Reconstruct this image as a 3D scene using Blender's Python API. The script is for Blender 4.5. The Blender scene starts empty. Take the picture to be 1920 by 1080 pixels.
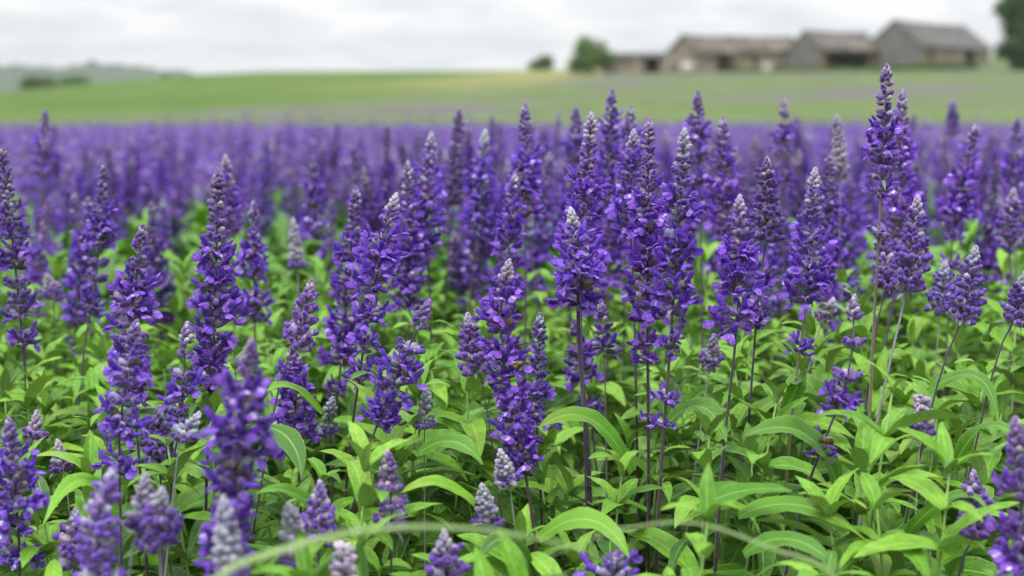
import bpy, math, random
import numpy as np
from mathutils import Vector, Matrix, Quaternion, noise

random.seed(11)
RNG = np.random.default_rng(11)
SC = bpy.context.scene
COL = SC.collection
PI = math.pi

# ------------------------------------------------------------------ camera, sky, sun, exposure
LENS, SENSOR = 50.0, 36.0
FPX = 1920 * LENS / SENSOR                 # focal length in photograph pixels
HORIZON = 210.0                            # photograph row of the level horizon
PITCH = math.atan((540 - HORIZON) / FPX)
CAM = Vector((0, 0, 0.56))
FOCUS = 1.13

cd = bpy.data.cameras.new('camera')
cam = bpy.data.objects.new('camera', cd)
COL.objects.link(cam)
cam.location = CAM
cam.rotation_euler = (PI / 2 - PITCH, 0, 0)
cd.lens, cd.sensor_width = LENS, SENSOR
cd.clip_start, cd.clip_end = 0.02, 9000
cd.dof.use_dof = True
cd.dof.focus_distance = FOCUS
cd.dof.aperture_fstop = 5.0
cd.dof.aperture_blades = 7
SC.camera = cam

SUN_EL, SUN_AZ = math.radians(58), math.radians(215)     # azimuth measured from +Y towards +X
world = bpy.data.worlds.new('World')
SC.world = world
world.use_nodes = True
nt = world.node_tree
nt.nodes.clear()


def N(t, typ, **kw):
    n = t.nodes.new(typ)
    for k, v in kw.items():
        if k in n.inputs.keys() if isinstance(k, str) else False:
            n.inputs[k].default_value = v
        else:
            setattr(n, k, v)
    return n


def build_world():
    L = nt.links.new
    out = N(nt, 'ShaderNodeOutputWorld')
    sky = N(nt, 'ShaderNodeTexSky')
    sky.sky_type = 'NISHITA'
    sky.sun_disc = False
    sky.sun_elevation = SUN_EL
    sky.sun_rotation = SUN_AZ
    sky.air_density, sky.dust_density = 1.0, 2.0
    bg1 = N(nt, 'ShaderNodeBackground')
    bg1.inputs['Strength'].default_value = 0.06
    L(sky.outputs[0], bg1.inputs[0])
    # overcast layer: brightness follows the usual overcast law (zenith about three times the horizon)
    tc = N(nt, 'ShaderNodeTexCoord')
    sep = N(nt, 'ShaderNodeSeparateXYZ')
    L(tc.outputs['Generated'], sep.inputs[0])
    zc = N(nt, 'ShaderNodeMath', operation='MAXIMUM')
    L(sep.outputs['Z'], zc.inputs[0]); zc.inputs[1].default_value = 0.0
    za = N(nt, 'ShaderNodeMath', operation='ADD'); za.inputs[1].default_value = 0.16
    L(zc.outputs[0], za.inputs[0])
    dv = N(nt, 'ShaderNodeVectorMath', operation='DIVIDE')
    cmb = N(nt, 'ShaderNodeCombineXYZ')
    L(za.outputs[0], cmb.inputs[0]); L(za.outputs[0], cmb.inputs[1]); cmb.inputs[2].default_value = 1.0
    L(tc.outputs['Generated'], dv.inputs[0]); L(cmb.outputs[0], dv.inputs[1])
    n1 = N(nt, 'ShaderNodeTexNoise')
    n1.inputs['Scale'].default_value = 3.0
    n1.inputs['Detail'].default_value = 6
    n1.inputs['Roughness'].default_value = 0.55
    n1.inputs['Distortion'].default_value = 0.4
    L(dv.outputs[0], n1.inputs['Vector'])
    cr = N(nt, 'ShaderNodeValToRGB')
    cr.color_ramp.elements[0].position = 0.38
    cr.color_ramp.elements[0].color = (0.82, 0.845, 0.88, 1)
    cr.color_ramp.elements[1].position = 0.62
    cr.color_ramp.elements[1].color = (1.04, 1.04, 1.04, 1)
    L(n1.outputs['Fac'], cr.inputs[0])
    mul = N(nt, 'ShaderNodeMath', operation='MULTIPLY_ADD')
    mul.inputs[1].default_value = 2.0
    mul.inputs[2].default_value = 1.0
    L(zc.outputs[0], mul.inputs[0])
    bs = N(nt, 'ShaderNodeMath', operation='MULTIPLY'); bs.inputs[1].default_value = 0.665
    L(mul.outputs[0], bs.inputs[0])
    bg2 = N(nt, 'ShaderNodeBackground')
    L(cr.outputs[0], bg2.inputs[0]); L(bs.outputs[0], bg2.inputs[1])
    mx = N(nt, 'ShaderNodeMixShader')
    mx.inputs[0].default_value = 0.93
    L(bg1.outputs[0], mx.inputs[1]); L(bg2.outputs[0], mx.inputs[2])
    L(mx.outputs[0], out.inputs[0])


build_world()
sd = bpy.data.lights.new('sun', 'SUN')
sun = bpy.data.objects.new('sun', sd)
COL.objects.link(sun)
sd.energy, sd.angle, sd.color = 1.5, math.radians(12), (1.0, 0.97, 0.92)
sdir = Vector((math.sin(SUN_AZ) * math.cos(SUN_EL), math.cos(SUN_AZ) * math.cos(SUN_EL), math.sin(SUN_EL)))
sun.rotation_euler = sdir.to_track_quat('Z', 'Y').to_euler()
vs = SC.view_settings
vs.view_transform, vs.look, vs.exposure, vs.gamma = 'Standard', 'None', 0.45, 1.0
vs.use_curve_mapping = False
SC.render.engine = 'CYCLES'
SC.cycles.use_denoising = True
SC.cycles.max_bounces = 7
SC.cycles.transparent_max_bounces = 8
SC.cycles.caustics_reflective = SC.cycles.caustics_refractive = False


# ------------------------------------------------------------------ geometry helpers
def at(px, py, d):
    """The point seen at a photograph pixel at ground distance d in front of the camera."""
    u, v = (px - 960) / FPX, (540 - py) / FPX
    cp, sp = math.cos(PITCH), math.sin(PITCH)
    dr = Vector((u, cp + v * sp, -sp + v * cp))
    return CAM + dr * (d / dr.y)


def column(px, d):
    return (px - 960) / FPX * d * math.cos(PITCH) + 0


class MB:
    def __init__(self):
        self.v, self.f, self.m, self.uv = [], [], [], []

    def add(self, vs, fs, mat=0, M=None, uv=None):
        o = len(self.v)
        self.v += [(M @ Vector(p))[:] if M is not None else tuple(p) for p in vs]
        self.f += [tuple(i + o for i in f) for f in fs]
        self.m += [mat] * len(fs) if isinstance(mat, int) else list(mat)
        self.uv += uv if uv is not None else [(0.0, 0.0)] * len(vs)

    def join(self, other, M=None):
        o = len(self.v)
        self.v += [(M @ Vector(p))[:] if M is not None else p for p in other.v]
        self.f += [tuple(i + o for i in f) for f in other.f]
        self.m += other.m
        self.uv += other.uv

    def mesh(self, name, mats, smooth=True):
        me = bpy.data.meshes.new(name)
        me.from_pydata(self.v, [], self.f)
        for m in mats:
            me.materials.append(m)
        me.polygons.foreach_set('material_index', self.m)
        me.polygons.foreach_set('use_smooth', [smooth] * len(self.f))
        ul = me.uv_layers.new(name='UVMap')
        li = np.empty(len(me.loops), dtype=np.int32)
        me.loops.foreach_get('vertex_index', li)
        ul.data.foreach_set('uv', np.array(self.uv, dtype=np.float32)[li].ravel())
        me.update()
        return me


def lathe(prof, seg, start=0.0, sx=1.0, sy=1.0):
    """Profile [(z, r)] turned round z; rings with r == 0 collapse to a point."""
    vs, rings, fs = [], [], []
    for z, r in prof:
        if r <= 1e-9:
            rings.append([len(vs)]); vs.append((0, 0, z))
        else:
            rings.append(list(range(len(vs), len(vs) + seg)))
            for k in range(seg):
                a = start + 2 * PI * k / seg
                vs.append((r * sx * math.cos(a), r * sy * math.sin(a), z))
    for a, b in zip(rings, rings[1:]):
        for k in range(seg):
            k2 = (k + 1) % seg
            if len(a) == 1 and len(b) == 1:
                continue
            if len(a) == 1:
                fs.append((a[0], b[k2], b[k]))
            elif len(b) == 1:
                fs.append((a[k], a[k2], b[0]))
            else:
                fs.append((a[k], a[k2], b[k2], b[k]))
    return vs, fs


def frame_to(direction, spin=0.0, up=Vector((0, 0, 1))):
    """Rotation whose z axis looks along direction, turned by spin about it."""
    q = direction.to_track_quat('Z', 'Y')
    return (q @ Quaternion((0, 0, 1), spin)).to_matrix().to_4x4()


def tube(mb, pts, radii, seg=6, mat=0, square=False, cap=True):
    n = len(pts)
    base = len(mb.v)
    vs, fs = [], []
    for i, p in enumerate(pts):
        t = (pts[min(i + 1, n - 1)] - pts[max(i - 1, 0)]).normalized()
        a = Vector((1, 0, 0)) if abs(t.x) < 0.9 else Vector((0, 1, 0))
        u = t.cross(a).normalized(); w = t.cross(u)
        for k in range(seg):
            ang = 2 * PI * (k + 0.5) / seg
            r = radii[i]
            if square:
                r *= 1.0 if k % 2 == 0 else 1.0
                ang = PI / 2 * (k // 2) + (0.32 if k % 2 else -0.32) + PI / 4
            vs.append(p + u * (r * math.cos(ang)) + w * (r * math.sin(ang)))
    for i in range(n - 1):
        for k in range(seg):
            k2 = (k + 1) % seg
            fs.append((i * seg + k, i * seg + k2, (i + 1) * seg + k2, (i + 1) * seg + k))
    if cap:
        fs.append(tuple((n - 1) * seg + k for k in range(seg)))
    uv = [(k / seg, i / max(1, n - 1)) for i in range(n) for k in range(seg)]
    mb.add(vs, fs, mat, uv=uv)


def obj(name, me, parent=None, M=None):
    o = bpy.data.objects.new(name, me)
    COL.objects.link(o)
    if parent is not None:
        o.parent = parent
    if M is not None:
        o.matrix_basis = M
    return o


def thing(name, label, cat, loc=(0, 0, 0), group=None):
    o = obj(name, None)
    o.empty_display_size = 0.02
    o.location = loc
    o['label'], o['category'] = label, cat
    if group:
        o['group'] = group
    return o


def tag(o, label=None, cat=None, group=None, kind=None):
    for k, v in (('label', label), ('category', cat), ('group', group), ('kind', kind)):
        if v:
            o[k] = v
    return o


def big_mesh(name, V, F, mats, midx=None, smooth=False):
    """A large mesh from numpy arrays: V (n,3), F (m,3) triangles or (m,4) quads."""
    me = bpy.data.meshes.new(name)
    n, m, k = len(V), len(F), F.shape[1]
    me.vertices.add(n); me.vertices.foreach_set('co', V.astype(np.float32).ravel())
    me.loops.add(m * k); me.loops.foreach_set('vertex_index', F.astype(np.int32).ravel())
    me.polygons.add(m)
    me.polygons.foreach_set('loop_start', np.arange(0, m * k, k, dtype=np.int32))
    for mt in mats:
        me.materials.append(mt)
    if midx is not None:
        me.polygons.foreach_set('material_index', midx.astype(np.int32))
    me.polygons.foreach_set('use_smooth', np.full(m, smooth))
    me.update(calc_edges=True)
    return me


# ------------------------------------------------------------------ materials
def material(name):
    m = bpy.data.materials.new(name)
    m.use_nodes = True
    t = m.node_tree
    t.nodes.clear()
    return m, t, t.links.new


def rgb(t, c):
    n = N(t, 'ShaderNodeRGB'); n.outputs[0].default_value = (*c, 1); return n.outputs[0]


def mixc(t, fac, a, b, blend='MIX'):
    n = N(t, 'ShaderNodeMix', data_type='RGBA', blend_type=blend)
    for sock, val in ((n.inputs[0], fac), (n.inputs[6], a), (n.inputs[7], b)):
        if hasattr(val, 'is_linked') or hasattr(val, 'links'):
            t.links.new(val, sock)
        elif isinstance(val, tuple):
            sock.default_value = (*val, 1) if len(val) == 3 else val
        else:
            sock.default_value = val
    return n.outputs[2]


def ramp(t, src, stops):
    n = N(t, 'ShaderNodeValToRGB')
    e = n.color_ramp.elements
    while len(e) < len(stops):
        e.new(0.5)
    for el, (p, c) in zip(e, stops):
        el.position = p
        el.color = (*c, 1) if isinstance(c, tuple) else (c, c, c, 1)
    t.links.new(src, n.inputs[0])
    return n.outputs[0]


def noise_tex(t, scale, detail=3, rough=0.5, vec=None):
    n = N(t, 'ShaderNodeTexNoise')
    n.inputs['Scale'].default_value = scale
    n.inputs['Detail'].default_value = detail
    n.inputs['Roughness'].default_value = rough
    if vec is not None:
        t.links.new(vec, n.inputs['Vector'])
    return n.outputs['Fac']


def petal_like(name, c0, c1, trans=0.25, rough=0.5, sheen=0.3, island=True, sheen_col=(0.8, 0.75, 1.0), spec=0.35, noise_amt=0.35):
    """Thin plant tissue: colour varies from thing to thing and floret to floret, some light passes through."""
    m, t, L = material(name)
    out = N(t, 'ShaderNodeOutputMaterial')
    oi = N(t, 'ShaderNodeObjectInfo')
    geo = N(t, 'ShaderNodeNewGeometry')
    col = mixc(t, oi.outputs['Random'], c0, c1)
    if island:
        v = ramp(t, geo.outputs['Random Per Island'], [(0.0, 0.62), (1.0, 1.35)])
        col = mixc(t, 1.0, col, v, 'MULTIPLY')
    tc = N(t, 'ShaderNodeTexCoord')
    nz = noise_tex(t, 420, 3, 0.6, tc.outputs['Object'])
    v2 = ramp(t, nz, [(0.3, 1 - noise_amt), (0.7, 1 + noise_amt)])
    col = mixc(t, 1.0, col, v2, 'MULTIPLY')
    col = mixc(t, 1.0, col, oi.outputs['Color'], 'MULTIPLY')
    p = N(t, 'ShaderNodeBsdfPrincipled')
    L(col, p.inputs['Base Color'])
    p.inputs['Roughness'].default_value = rough
    p.inputs['Specular IOR Level'].default_value = spec
    p.inputs['Sheen Weight'].default_value = sheen
    p.inputs['Sheen Roughness'].default_value = 0.4
    p.inputs['Sheen Tint'].default_value = (*sheen_col, 1)
    tr = N(t, 'ShaderNodeBsdfTranslucent')
    L(col, tr.inputs[0])
    mx = N(t, 'ShaderNodeMixShader'); mx.inputs[0].default_value = trans
    L(p.outputs[0], mx.inputs[1]); L(tr.outputs[0], mx.inputs[2])
    L(mx.outputs[0], out.inputs[0])
    return m


M_PETAL = petal_like('violet_petal', (0.140, 0.048, 0.47), (0.205, 0.082, 0.60), 0.30, 0.6, 0.25, spec=0.15)
M_LIP = petal_like('violet_lip', (0.215, 0.085, 0.58), (0.33, 0.155, 0.74), 0.34, 0.55, 0.25, spec=0.18)
M_BUD = petal_like('dark_violet_bud', (0.080, 0.028, 0.25), (0.13, 0.05, 0.37), 0.05, 0.5, 0.35)
M_CALYX = petal_like('woolly_violet_calyx', (0.145, 0.082, 0.28), (0.22, 0.14, 0.37), 0.08, 0.8, 0.7, spec=0.1)
M_PALE = petal_like('woolly_grey_calyx', (0.33, 0.29, 0.43), (0.42, 0.40, 0.46), 0.08, 0.85, 1.0, spec=0.1)
M_GREENCAL = petal_like('grey_green_calyx', (0.17, 0.19, 0.17), (0.25, 0.28, 0.24), 0.08, 0.85, 0.8, spec=0.1)
M_FAR_A = petal_like('far_violet', (0.18, 0.080, 0.45), (0.18, 0.080, 0.45), 0.2, 0.6, 0.0)
M_FAR_B = petal_like('far_dark_violet', (0.080, 0.035, 0.22), (0.080, 0.035, 0.22), 0.1, 0.7, 0.0)
M_FAR_C = petal_like('far_lilac', (0.33, 0.20, 0.62), (0.33, 0.20, 0.62), 0.2, 0.6, 0.0)
M_FAR_D = petal_like('far_grey_lilac', (0.33, 0.29, 0.43), (0.33, 0.29, 0.43), 0.1, 0.8, 0.0)
M_DRY = petal_like('withered_calyx', (0.10, 0.065, 0.05), (0.17, 0.115, 0.08), 0.05, 0.85, 0.2)
M_WHITE = petal_like('white_petal_mark', (0.7, 0.66, 0.8), (0.8, 0.78, 0.85), 0.3, 0.5, 0.1)


def stem_material(name, c0, c1, ctop):
    m, t, L = material(name)
    out = N(t, 'ShaderNodeOutputMaterial')
    uv = N(t, 'ShaderNodeUVMap')
    sp = N(t, 'ShaderNodeSeparateXYZ'); L(uv.outputs[0], sp.inputs[0])
    tc = N(t, 'ShaderNodeTexCoord')
    oi = N(t, 'ShaderNodeObjectInfo')
    base = mixc(t, oi.outputs['Random'], c0, c1)
    f = ramp(t, sp.outputs['Y'], [(0.35, 0.0), (0.95, 1.0)])
    col = mixc(t, f, base, ctop)
    nz = ramp(t, noise_tex(t, 260, 4, 0.6, tc.outputs['Object']), [(0.3, 0.7), (0.7, 1.3)])
    col = mixc(t, 1.0, col, nz, 'MULTIPLY')
    p = N(t, 'ShaderNodeBsdfPrincipled')
    L(col, p.inputs['Base Color'])
    p.inputs['Roughness'].default_value = 0.5
    p.inputs['Sheen Weight'].default_value = 0.35
    L(p.outputs[0], out.inputs[0])
    return m


M_STEM_DARK = stem_material('dark_purple_stem', (0.040, 0.022, 0.042), (0.085, 0.048, 0.058), (0.055, 0.028, 0.085))
M_STEM_GREEN = stem_material('olive_stem', (0.13, 0.17, 0.05), (0.19, 0.20, 0.08), (0.13, 0.085, 0.11))
M_STEM_PALE = stem_material('grey_stem', (0.20, 0.26, 0.13), (0.25, 0.28, 0.18), (0.28, 0.26, 0.34))
M_SHOOT = stem_material('green_shoot', (0.12, 0.26, 0.035), (0.16, 0.32, 0.05), (0.20, 0.38, 0.06))


def leaf_material(name, c_lo, c_hi, far=False):
    m, t, L = material(name)
    out = N(t, 'ShaderNodeOutputMaterial')
    oi = N(t, 'ShaderNodeObjectInfo')
    geo = N(t, 'ShaderNodeNewGeometry')
    rnd = geo.outputs['Random Per Island'] if far else oi.outputs['Random']
    col = mixc(t, rnd, c_lo, c_hi)
    p = N(t, 'ShaderNodeBsdfPrincipled')
    if not far:
        uv = N(t, 'ShaderNodeUVMap')
        sp = N(t, 'ShaderNodeSeparateXYZ'); L(uv.outputs[0], sp.inputs[0])
        ab = N(t, 'ShaderNodeMath', operation='ABSOLUTE'); L(sp.outputs['X'], ab.inputs[0])
        rib = ramp(t, ab.outputs[0], [(0.03, 1.0), (0.10, 0.0)])
        # side veins slant from the midrib towards the tip
        ma = N(t, 'ShaderNodeMath', operation='MULTIPLY_ADD'); ma.inputs[1].default_value = -0.16
        L(ab.outputs[0], ma.inputs[0]); L(sp.outputs['Y'], ma.inputs[2])
        sc = N(t, 'ShaderNodeMath', operation='MULTIPLY'); sc.inputs[1].default_value = 62.0
        L(ma.outputs[0], sc.inputs[0])
        si = N(t, 'ShaderNodeMath', operation='SINE'); L(sc.outputs[0], si.inputs[0])
        side = ramp(t, si.outputs[0], [(0.75, 0.0), (1.0, 1.0)])
        tc = N(t, 'ShaderNodeTexCoord')
        nz = noise_tex(t, 7, 4, 0.6, tc.outputs['Object'])
        blot = ramp(t, nz, [(0.3, 0.68), (0.7, 1.25)])
        col = mixc(t, 1.0, col, blot, 'MULTIPLY')
        # wear: yellowing that starts at the tip of some leaves, and scattered small brown specks
        y1 = N(t, 'ShaderNodeMath', operation='MULTIPLY'); L(sp.outputs['Y'], y1.inputs[0])
        L(ramp(t, oi.outputs['Random'], [(0.55, 0.0), (1.0, 1.0)]), y1.inputs[1])
        yel = ramp(t, y1.outputs[0], [(0.35, 0.0), (1.0, 0.55)])
        col = mixc(t, yel, col, (0.26, 0.31, 0.04))
        spk = ramp(t, noise_tex(t, 26, 2, 0.5, tc.outputs['Object']), [(0.70, 0.0), (0.76, 0.6)])
        col = mixc(t, spk, col, (0.12, 0.10, 0.03))
        light = mixc(t, 0.45, col, (0.42, 0.60, 0.18))
        rim_highlight = ramp(t, ab.outputs[0], [(0.90, 0.0), (0.97, 0.6)])  # highlight along the leaf edge, put into the colour as a paler line
        col = mixc(t, rim_highlight, col, light)
        col = mixc(t, rib, col, light)
        sm = N(t, 'ShaderNodeMath', operation='MULTIPLY'); sm.inputs[1].default_value = 0.15
        L(side, sm.inputs[0])
        col = mixc(t, sm.outputs[0], col, light)
        hs = N(t, 'ShaderNodeMath', operation='ADD'); L(rib, hs.inputs[0])
        hm = N(t, 'ShaderNodeMath', operation='MULTIPLY'); hm.inputs[1].default_value = 0.3
        L(side, hm.inputs[0]); L(hm.outputs[0], hs.inputs[1])
        bp = N(t, 'ShaderNodeBump'); bp.inputs['Strength'].default_value = 0.25
        bp.inputs['Distance'].default_value = 0.02; bp.invert = True
        cr_ = N(t, 'ShaderNodeMath', operation='MULTIPLY_ADD'); L(noise_tex(t, 22, 3, 0.6, tc.outputs['Object']), cr_.inputs[0]); cr_.inputs[1].default_value = 1.2
        L(hs.outputs[0], cr_.inputs[2])
        L(cr_.outputs[0], bp.inputs['Height']); L(bp.outputs[0], p.inputs['Normal'])
        # the underside of the leaf is paler and duller
        und = mixc(t, 0.45, col, (0.30, 0.40, 0.20))
        col = mixc(t, geo.outputs['Backfacing'], col, und)
    L(col, p.inputs['Base Color'])
    p.inputs['Roughness'].default_value = 0.43
    p.inputs['Specular IOR Level'].default_value = 0.4
    tr = N(t, 'ShaderNodeBsdfTranslucent')
    tcl = mixc(t, 1.0, col, (1.25, 1.2, 0.55), 'MULTIPLY')
    L(tcl, tr.inputs[0])
    mx = N(t, 'ShaderNodeMixShader'); mx.inputs[0].default_value = 0.12
    L(p.outputs[0], mx.inputs[1]); L(tr.outputs[0], mx.inputs[2])
    L(mx.outputs[0], out.inputs[0])
    return m


M_LEAF = leaf_material('salvia_leaf', (0.034, 0.125, 0.007), (0.105, 0.300, 0.013))
M_LEAF_YOUNG = leaf_material('young_salvia_leaf', (0.125, 0.34, 0.014), (0.21, 0.44, 0.028))
M_LEAF_FAR = leaf_material('salvia_leaf_far', (0.038, 0.135, 0.008), (0.14, 0.35, 0.018), far=True)
M_TREE = leaf_material('tree_leaf', (0.040, 0.085, 0.018), (0.085, 0.165, 0.035), far=True)
M_BUSH = leaf_material('field_bush_leaf', (0.20, 0.30, 0.06), (0.26, 0.36, 0.09), far=True)
M_TREE_LIGHT = leaf_material('tree_leaf_light', (0.07, 0.14, 0.028), (0.13, 0.23, 0.05), far=True)


def plain(name, c0, c1, scale, rough=0.8, detail=4, bump=0.0, stretch=None, lo=0.35, hi=0.65, spec=0.3):
    m, t, L = material(name)
    out = N(t, 'ShaderNodeOutputMaterial')
    tc = N(t, 'ShaderNodeTexCoord')
    v = tc.outputs['Object']
    if stretch:
        mp = N(t, 'ShaderNodeMapping'); mp.inputs['Scale'].default_value = stretch
        L(v, mp.inputs[0]); v = mp.outputs[0]
    nz = noise_tex(t, scale, detail, 0.6, v)
    col = ramp(t, nz, [(lo, c0), (hi, c1)])
    p = N(t, 'ShaderNodeBsdfPrincipled')
    L(col, p.inputs['Base Color'])
    p.inputs['Roughness'].default_value = rough
    p.inputs['Specular IOR Level'].default_value = spec
    if bump:
        bp = N(t, 'ShaderNodeBump'); bp.inputs['Strength'].default_value = bump
        L(nz, bp.inputs['Height']); L(bp.outputs[0], p.inputs['Normal'])
    L(p.outputs[0], out.inputs[0])
    return m


M_STONE = plain('rubble_stone', (0.13, 0.11, 0.085), (0.36, 0.31, 0.235), 0.9, 0.9, 6, 0.4)
M_PLANK = plain('weathered_plank', (0.10, 0.097, 0.093), (0.22, 0.21, 0.20), 1.2, 0.85, 4, 0.3, (6, 6, 0.5))
M_SLATE = plain('lichened_slate', (0.070, 0.066, 0.068), (0.15, 0.138, 0.13), 0.6, 0.75, 6, 0.3)
M_SLATE_BROWN = plain('brown_tile_roof', (0.075, 0.066, 0.06), (0.20, 0.172, 0.145), 0.6, 0.8, 6, 0.3)
M_TIMBER = plain('dark_timber', (0.06, 0.045, 0.035), (0.13, 0.10, 0.08), 3, 0.85)
M_RUST = plain('rusty_sheet', (0.13, 0.07, 0.05), (0.24, 0.14, 0.10), 2, 0.8)
M_BALE = plain('pale_wrap', (0.42, 0.41, 0.36), (0.55, 0.54, 0.49), 3, 0.5)
M_BARK = plain('bark', (0.06, 0.05, 0.04), (0.14, 0.12, 0.09), 4, 0.9)
M_GRASSBLADE = plain('grass_blade', (0.26, 0.40, 0.14), (0.34, 0.48, 0.20), 30, 0.5)
M_BEE_BODY = plain('bee_fuzz', (0.09, 0.05, 0.02), (0.20, 0.12, 0.05), 900, 0.9)
M_BEE_DARK = plain('bee_dark', (0.02, 0.014, 0.01), (0.05, 0.03, 0.02), 600, 0.5)


def wing_material():
    m, t, L = material('bee_wing')
    out = N(t, 'ShaderNodeOutputMaterial')
    p = N(t, 'ShaderNodeBsdfPrincipled')
    p.inputs['Base Color'].default_value = (0.5, 0.45, 0.4, 1)
    p.inputs['Roughness'].default_value = 0.25
    tr = N(t, 'ShaderNodeBsdfTransparent')
    mx = N(t, 'ShaderNodeMixShader'); mx.inputs[0].default_value = 0.6
    L(p.outputs[0], mx.inputs[1]); L(tr.outputs[0], mx.inputs[2]); L(mx.outputs[0], out.inputs[0])
    return m


M_WING = wing_material()

# ------------------------------------------------------------------ terrain
FIELD_END = 23.0
AX = [-900, -150, -79, -71, -63, -52, -38, -21, 0, 30, 75, 150, 900]
AZ = [1.5, 2.2, 3.5, 4.3, 4.9, 5.8, 6.5, 6.8, 7.1, 7.6, 8.8, 9.2, 9.0]


def ground_z(x, y):
    x = np.asarray(x, dtype=float); y = np.asarray(y, dtype=float)
    near = -0.005 * np.clip(y, 0, 25)
    A = np.interp(x * 220.0 / np.clip(y, 60, 220), AX, AZ)
    t = np.clip((y - 25) / 195.0, 0, 1)
    rise = (A + 0.12) * t ** 1.3
    back = -np.clip(y - 225, 0, 400) * 0.011
    und = 0.22 * np.sin(x * 0.06 + 1.3) * np.sin(y * 0.05) * np.clip((y - 30) / 60, 0, 1)
    return near + rise + back + und


def gz(x, y):
    return float(ground_z(x, y))


def ground_material():
    m, t, L = material('field_ground')
    out = N(t, 'ShaderNodeOutputMaterial')
    tc = N(t, 'ShaderNodeTexCoord')
    sp = N(t, 'ShaderNodeSeparateXYZ'); L(tc.outputs['Object'], sp.inputs[0])
    X, Y = sp.outputs['X'], sp.outputs['Y']

    def lin(a, b, c, src=None):
        """a*X + b*Y + c"""
        m1 = N(t, 'ShaderNodeMath', operation='MULTIPLY'); L(X, m1.inputs[0]); m1.inputs[1].default_value = a
        m2 = N(t, 'ShaderNodeMath', operation='MULTIPLY_ADD'); L(Y, m2.inputs[0]); m2.inputs[1].default_value = b
        L(m1.outputs[0], m2.inputs[2])
        m3 = N(t, 'ShaderNodeMath', operation='ADD'); L(m2.outputs[0], m3.inputs[0]); m3.inputs[1].default_value = c
        return m3.outputs[0]

    def wob(src, scale, amt):
        nn = noise_tex(t, scale, 3, 0.5, tc.outputs['Object'])
        s = N(t, 'ShaderNodeMath', operation='MULTIPLY_ADD'); L(nn, s.inputs[0]); s.inputs[1].default_value = amt
        s.inputs[2].default_value = -amt / 2
        a = N(t, 'ShaderNodeMath', operation='ADD'); L(src, a.inputs[0]); L(s.outputs[0], a.inputs[1])
        return a.outputs[0]

    soil = ramp(t, noise_tex(t, 30, 6, 0.65, tc.outputs['Object']), [(0.3, (0.022, 0.016, 0.011)), (0.7, (0.055, 0.042, 0.03))])
    g1 = ramp(t, noise_tex(t, 0.05, 5, 0.6, tc.outputs['Object']), [(0.3, (0.058, 0.118, 0.020)), (0.7, (0.100, 0.165, 0.032))])
    g2 = ramp(t, noise_tex(t, 0.5, 6, 0.75, tc.outputs['Object']), [(0.3, 0.66), (0.7, 1.28)])
    green = mixc(t, 1.0, g1, g2, 'MULTIPLY')
    # streaks that follow the slope of the crop
    mp = N(t, 'ShaderNodeMapping'); mp.inputs['Scale'].default_value = (0.012, 0.09, 1); L(tc.outputs['Object'], mp.inputs[0])
    streak = ramp(t, noise_tex(t, 1.0, 4, 0.6, mp.outputs[0]), [(0.45, 0.0), (0.7, 0.4)])
    green = mixc(t, streak, green, (0.16, 0.20, 0.06))
    mp2 = N(t, 'ShaderNodeMapping'); mp2.inputs['Scale'].default_value = (0.06, 0.045, 1); mp2.inputs['Rotation'].default_value = (0, 0, 0.25); L(tc.outputs['Object'], mp2.inputs[0])
    sg1 = ramp(t, noise_tex(t, 1.0, 5, 0.7, mp2.outputs[0]), [(0.32, (0.075, 0.12, 0.04)), (0.45, (0.125, 0.175, 0.058)), (0.54, (0.115, 0.14, 0.075)), (0.64, (0.135, 0.12, 0.15))])
    sage = mixc(t, 1.0, sg1, ramp(t, noise_tex(t, 0.6, 6, 0.75, tc.outputs['Object']), [(0.3, 0.62), (0.7, 1.3)]), 'MULTIPLY')
    straw = ramp(t, noise_tex(t, 0.35, 4, 0.6, tc.outputs['Object']), [(0.35, (0.15, 0.19, 0.055)), (0.65, (0.29, 0.25, 0.11))])
    # boundary between the green slope and the sage field: a line running away to the right
    edge = wob(lin(1.0, -0.175, 25.0), 0.05, 10.0)
    f_sage = ramp(t, N_map(t, edge, -3, 3), [(0.0, 0.0), (1.0, 1.0)])
    tr0 = ramp(t, N_map(t, edge, -16, 10), [(0.0, 0.0), (0.5, 1.0), (0.66, 1.0), (1.0, 0.0)])
    col = mixc(t, f_sage, green, sage)
    fy = ramp(t, N_map(t, lin(0, 1, 0), 95, 150), [(0.0, 0.0), (1.0, 1.0)])
    trm = N(t, 'ShaderNodeMath', operation='MULTIPLY'); L(tr0, trm.inputs[0]); L(fy, trm.inputs[1])
    col = mixc(t, trm.outputs[0], col, straw)
    f_soil = ramp(t, N_map(t, lin(0, 1, 0), 22.5, 25.0), [(0.0, 1.0), (1.0, 0.0)])
    col = mixc(t, f_soil, col, soil)
    p = N(t, 'ShaderNodeBsdfPrincipled')
    L(col, p.inputs['Base Color'])
    p.inputs['Roughness'].default_value = 0.95
    p.inputs['Specular IOR Level'].default_value = 0.1
    bp = N(t, 'ShaderNodeBump'); bp.inputs['Strength'].default_value = 0.4; bp.inputs['Distance'].default_value = 0.1
    L(noise_tex(t, 3.0, 5, 0.7, tc.outputs['Object']), bp.inputs['Height']); L(bp.outputs[0], p.inputs['Normal'])
    L(p.outputs[0], out.inputs[0])
    return m


def N_map(t, src, a, b):
    n = N(t, 'ShaderNodeMapRange')
    n.inputs[1].default_value, n.inputs[2].default_value = a, b
    t.links.new(src, n.inputs[0])
    return n.outputs[0]


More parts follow.
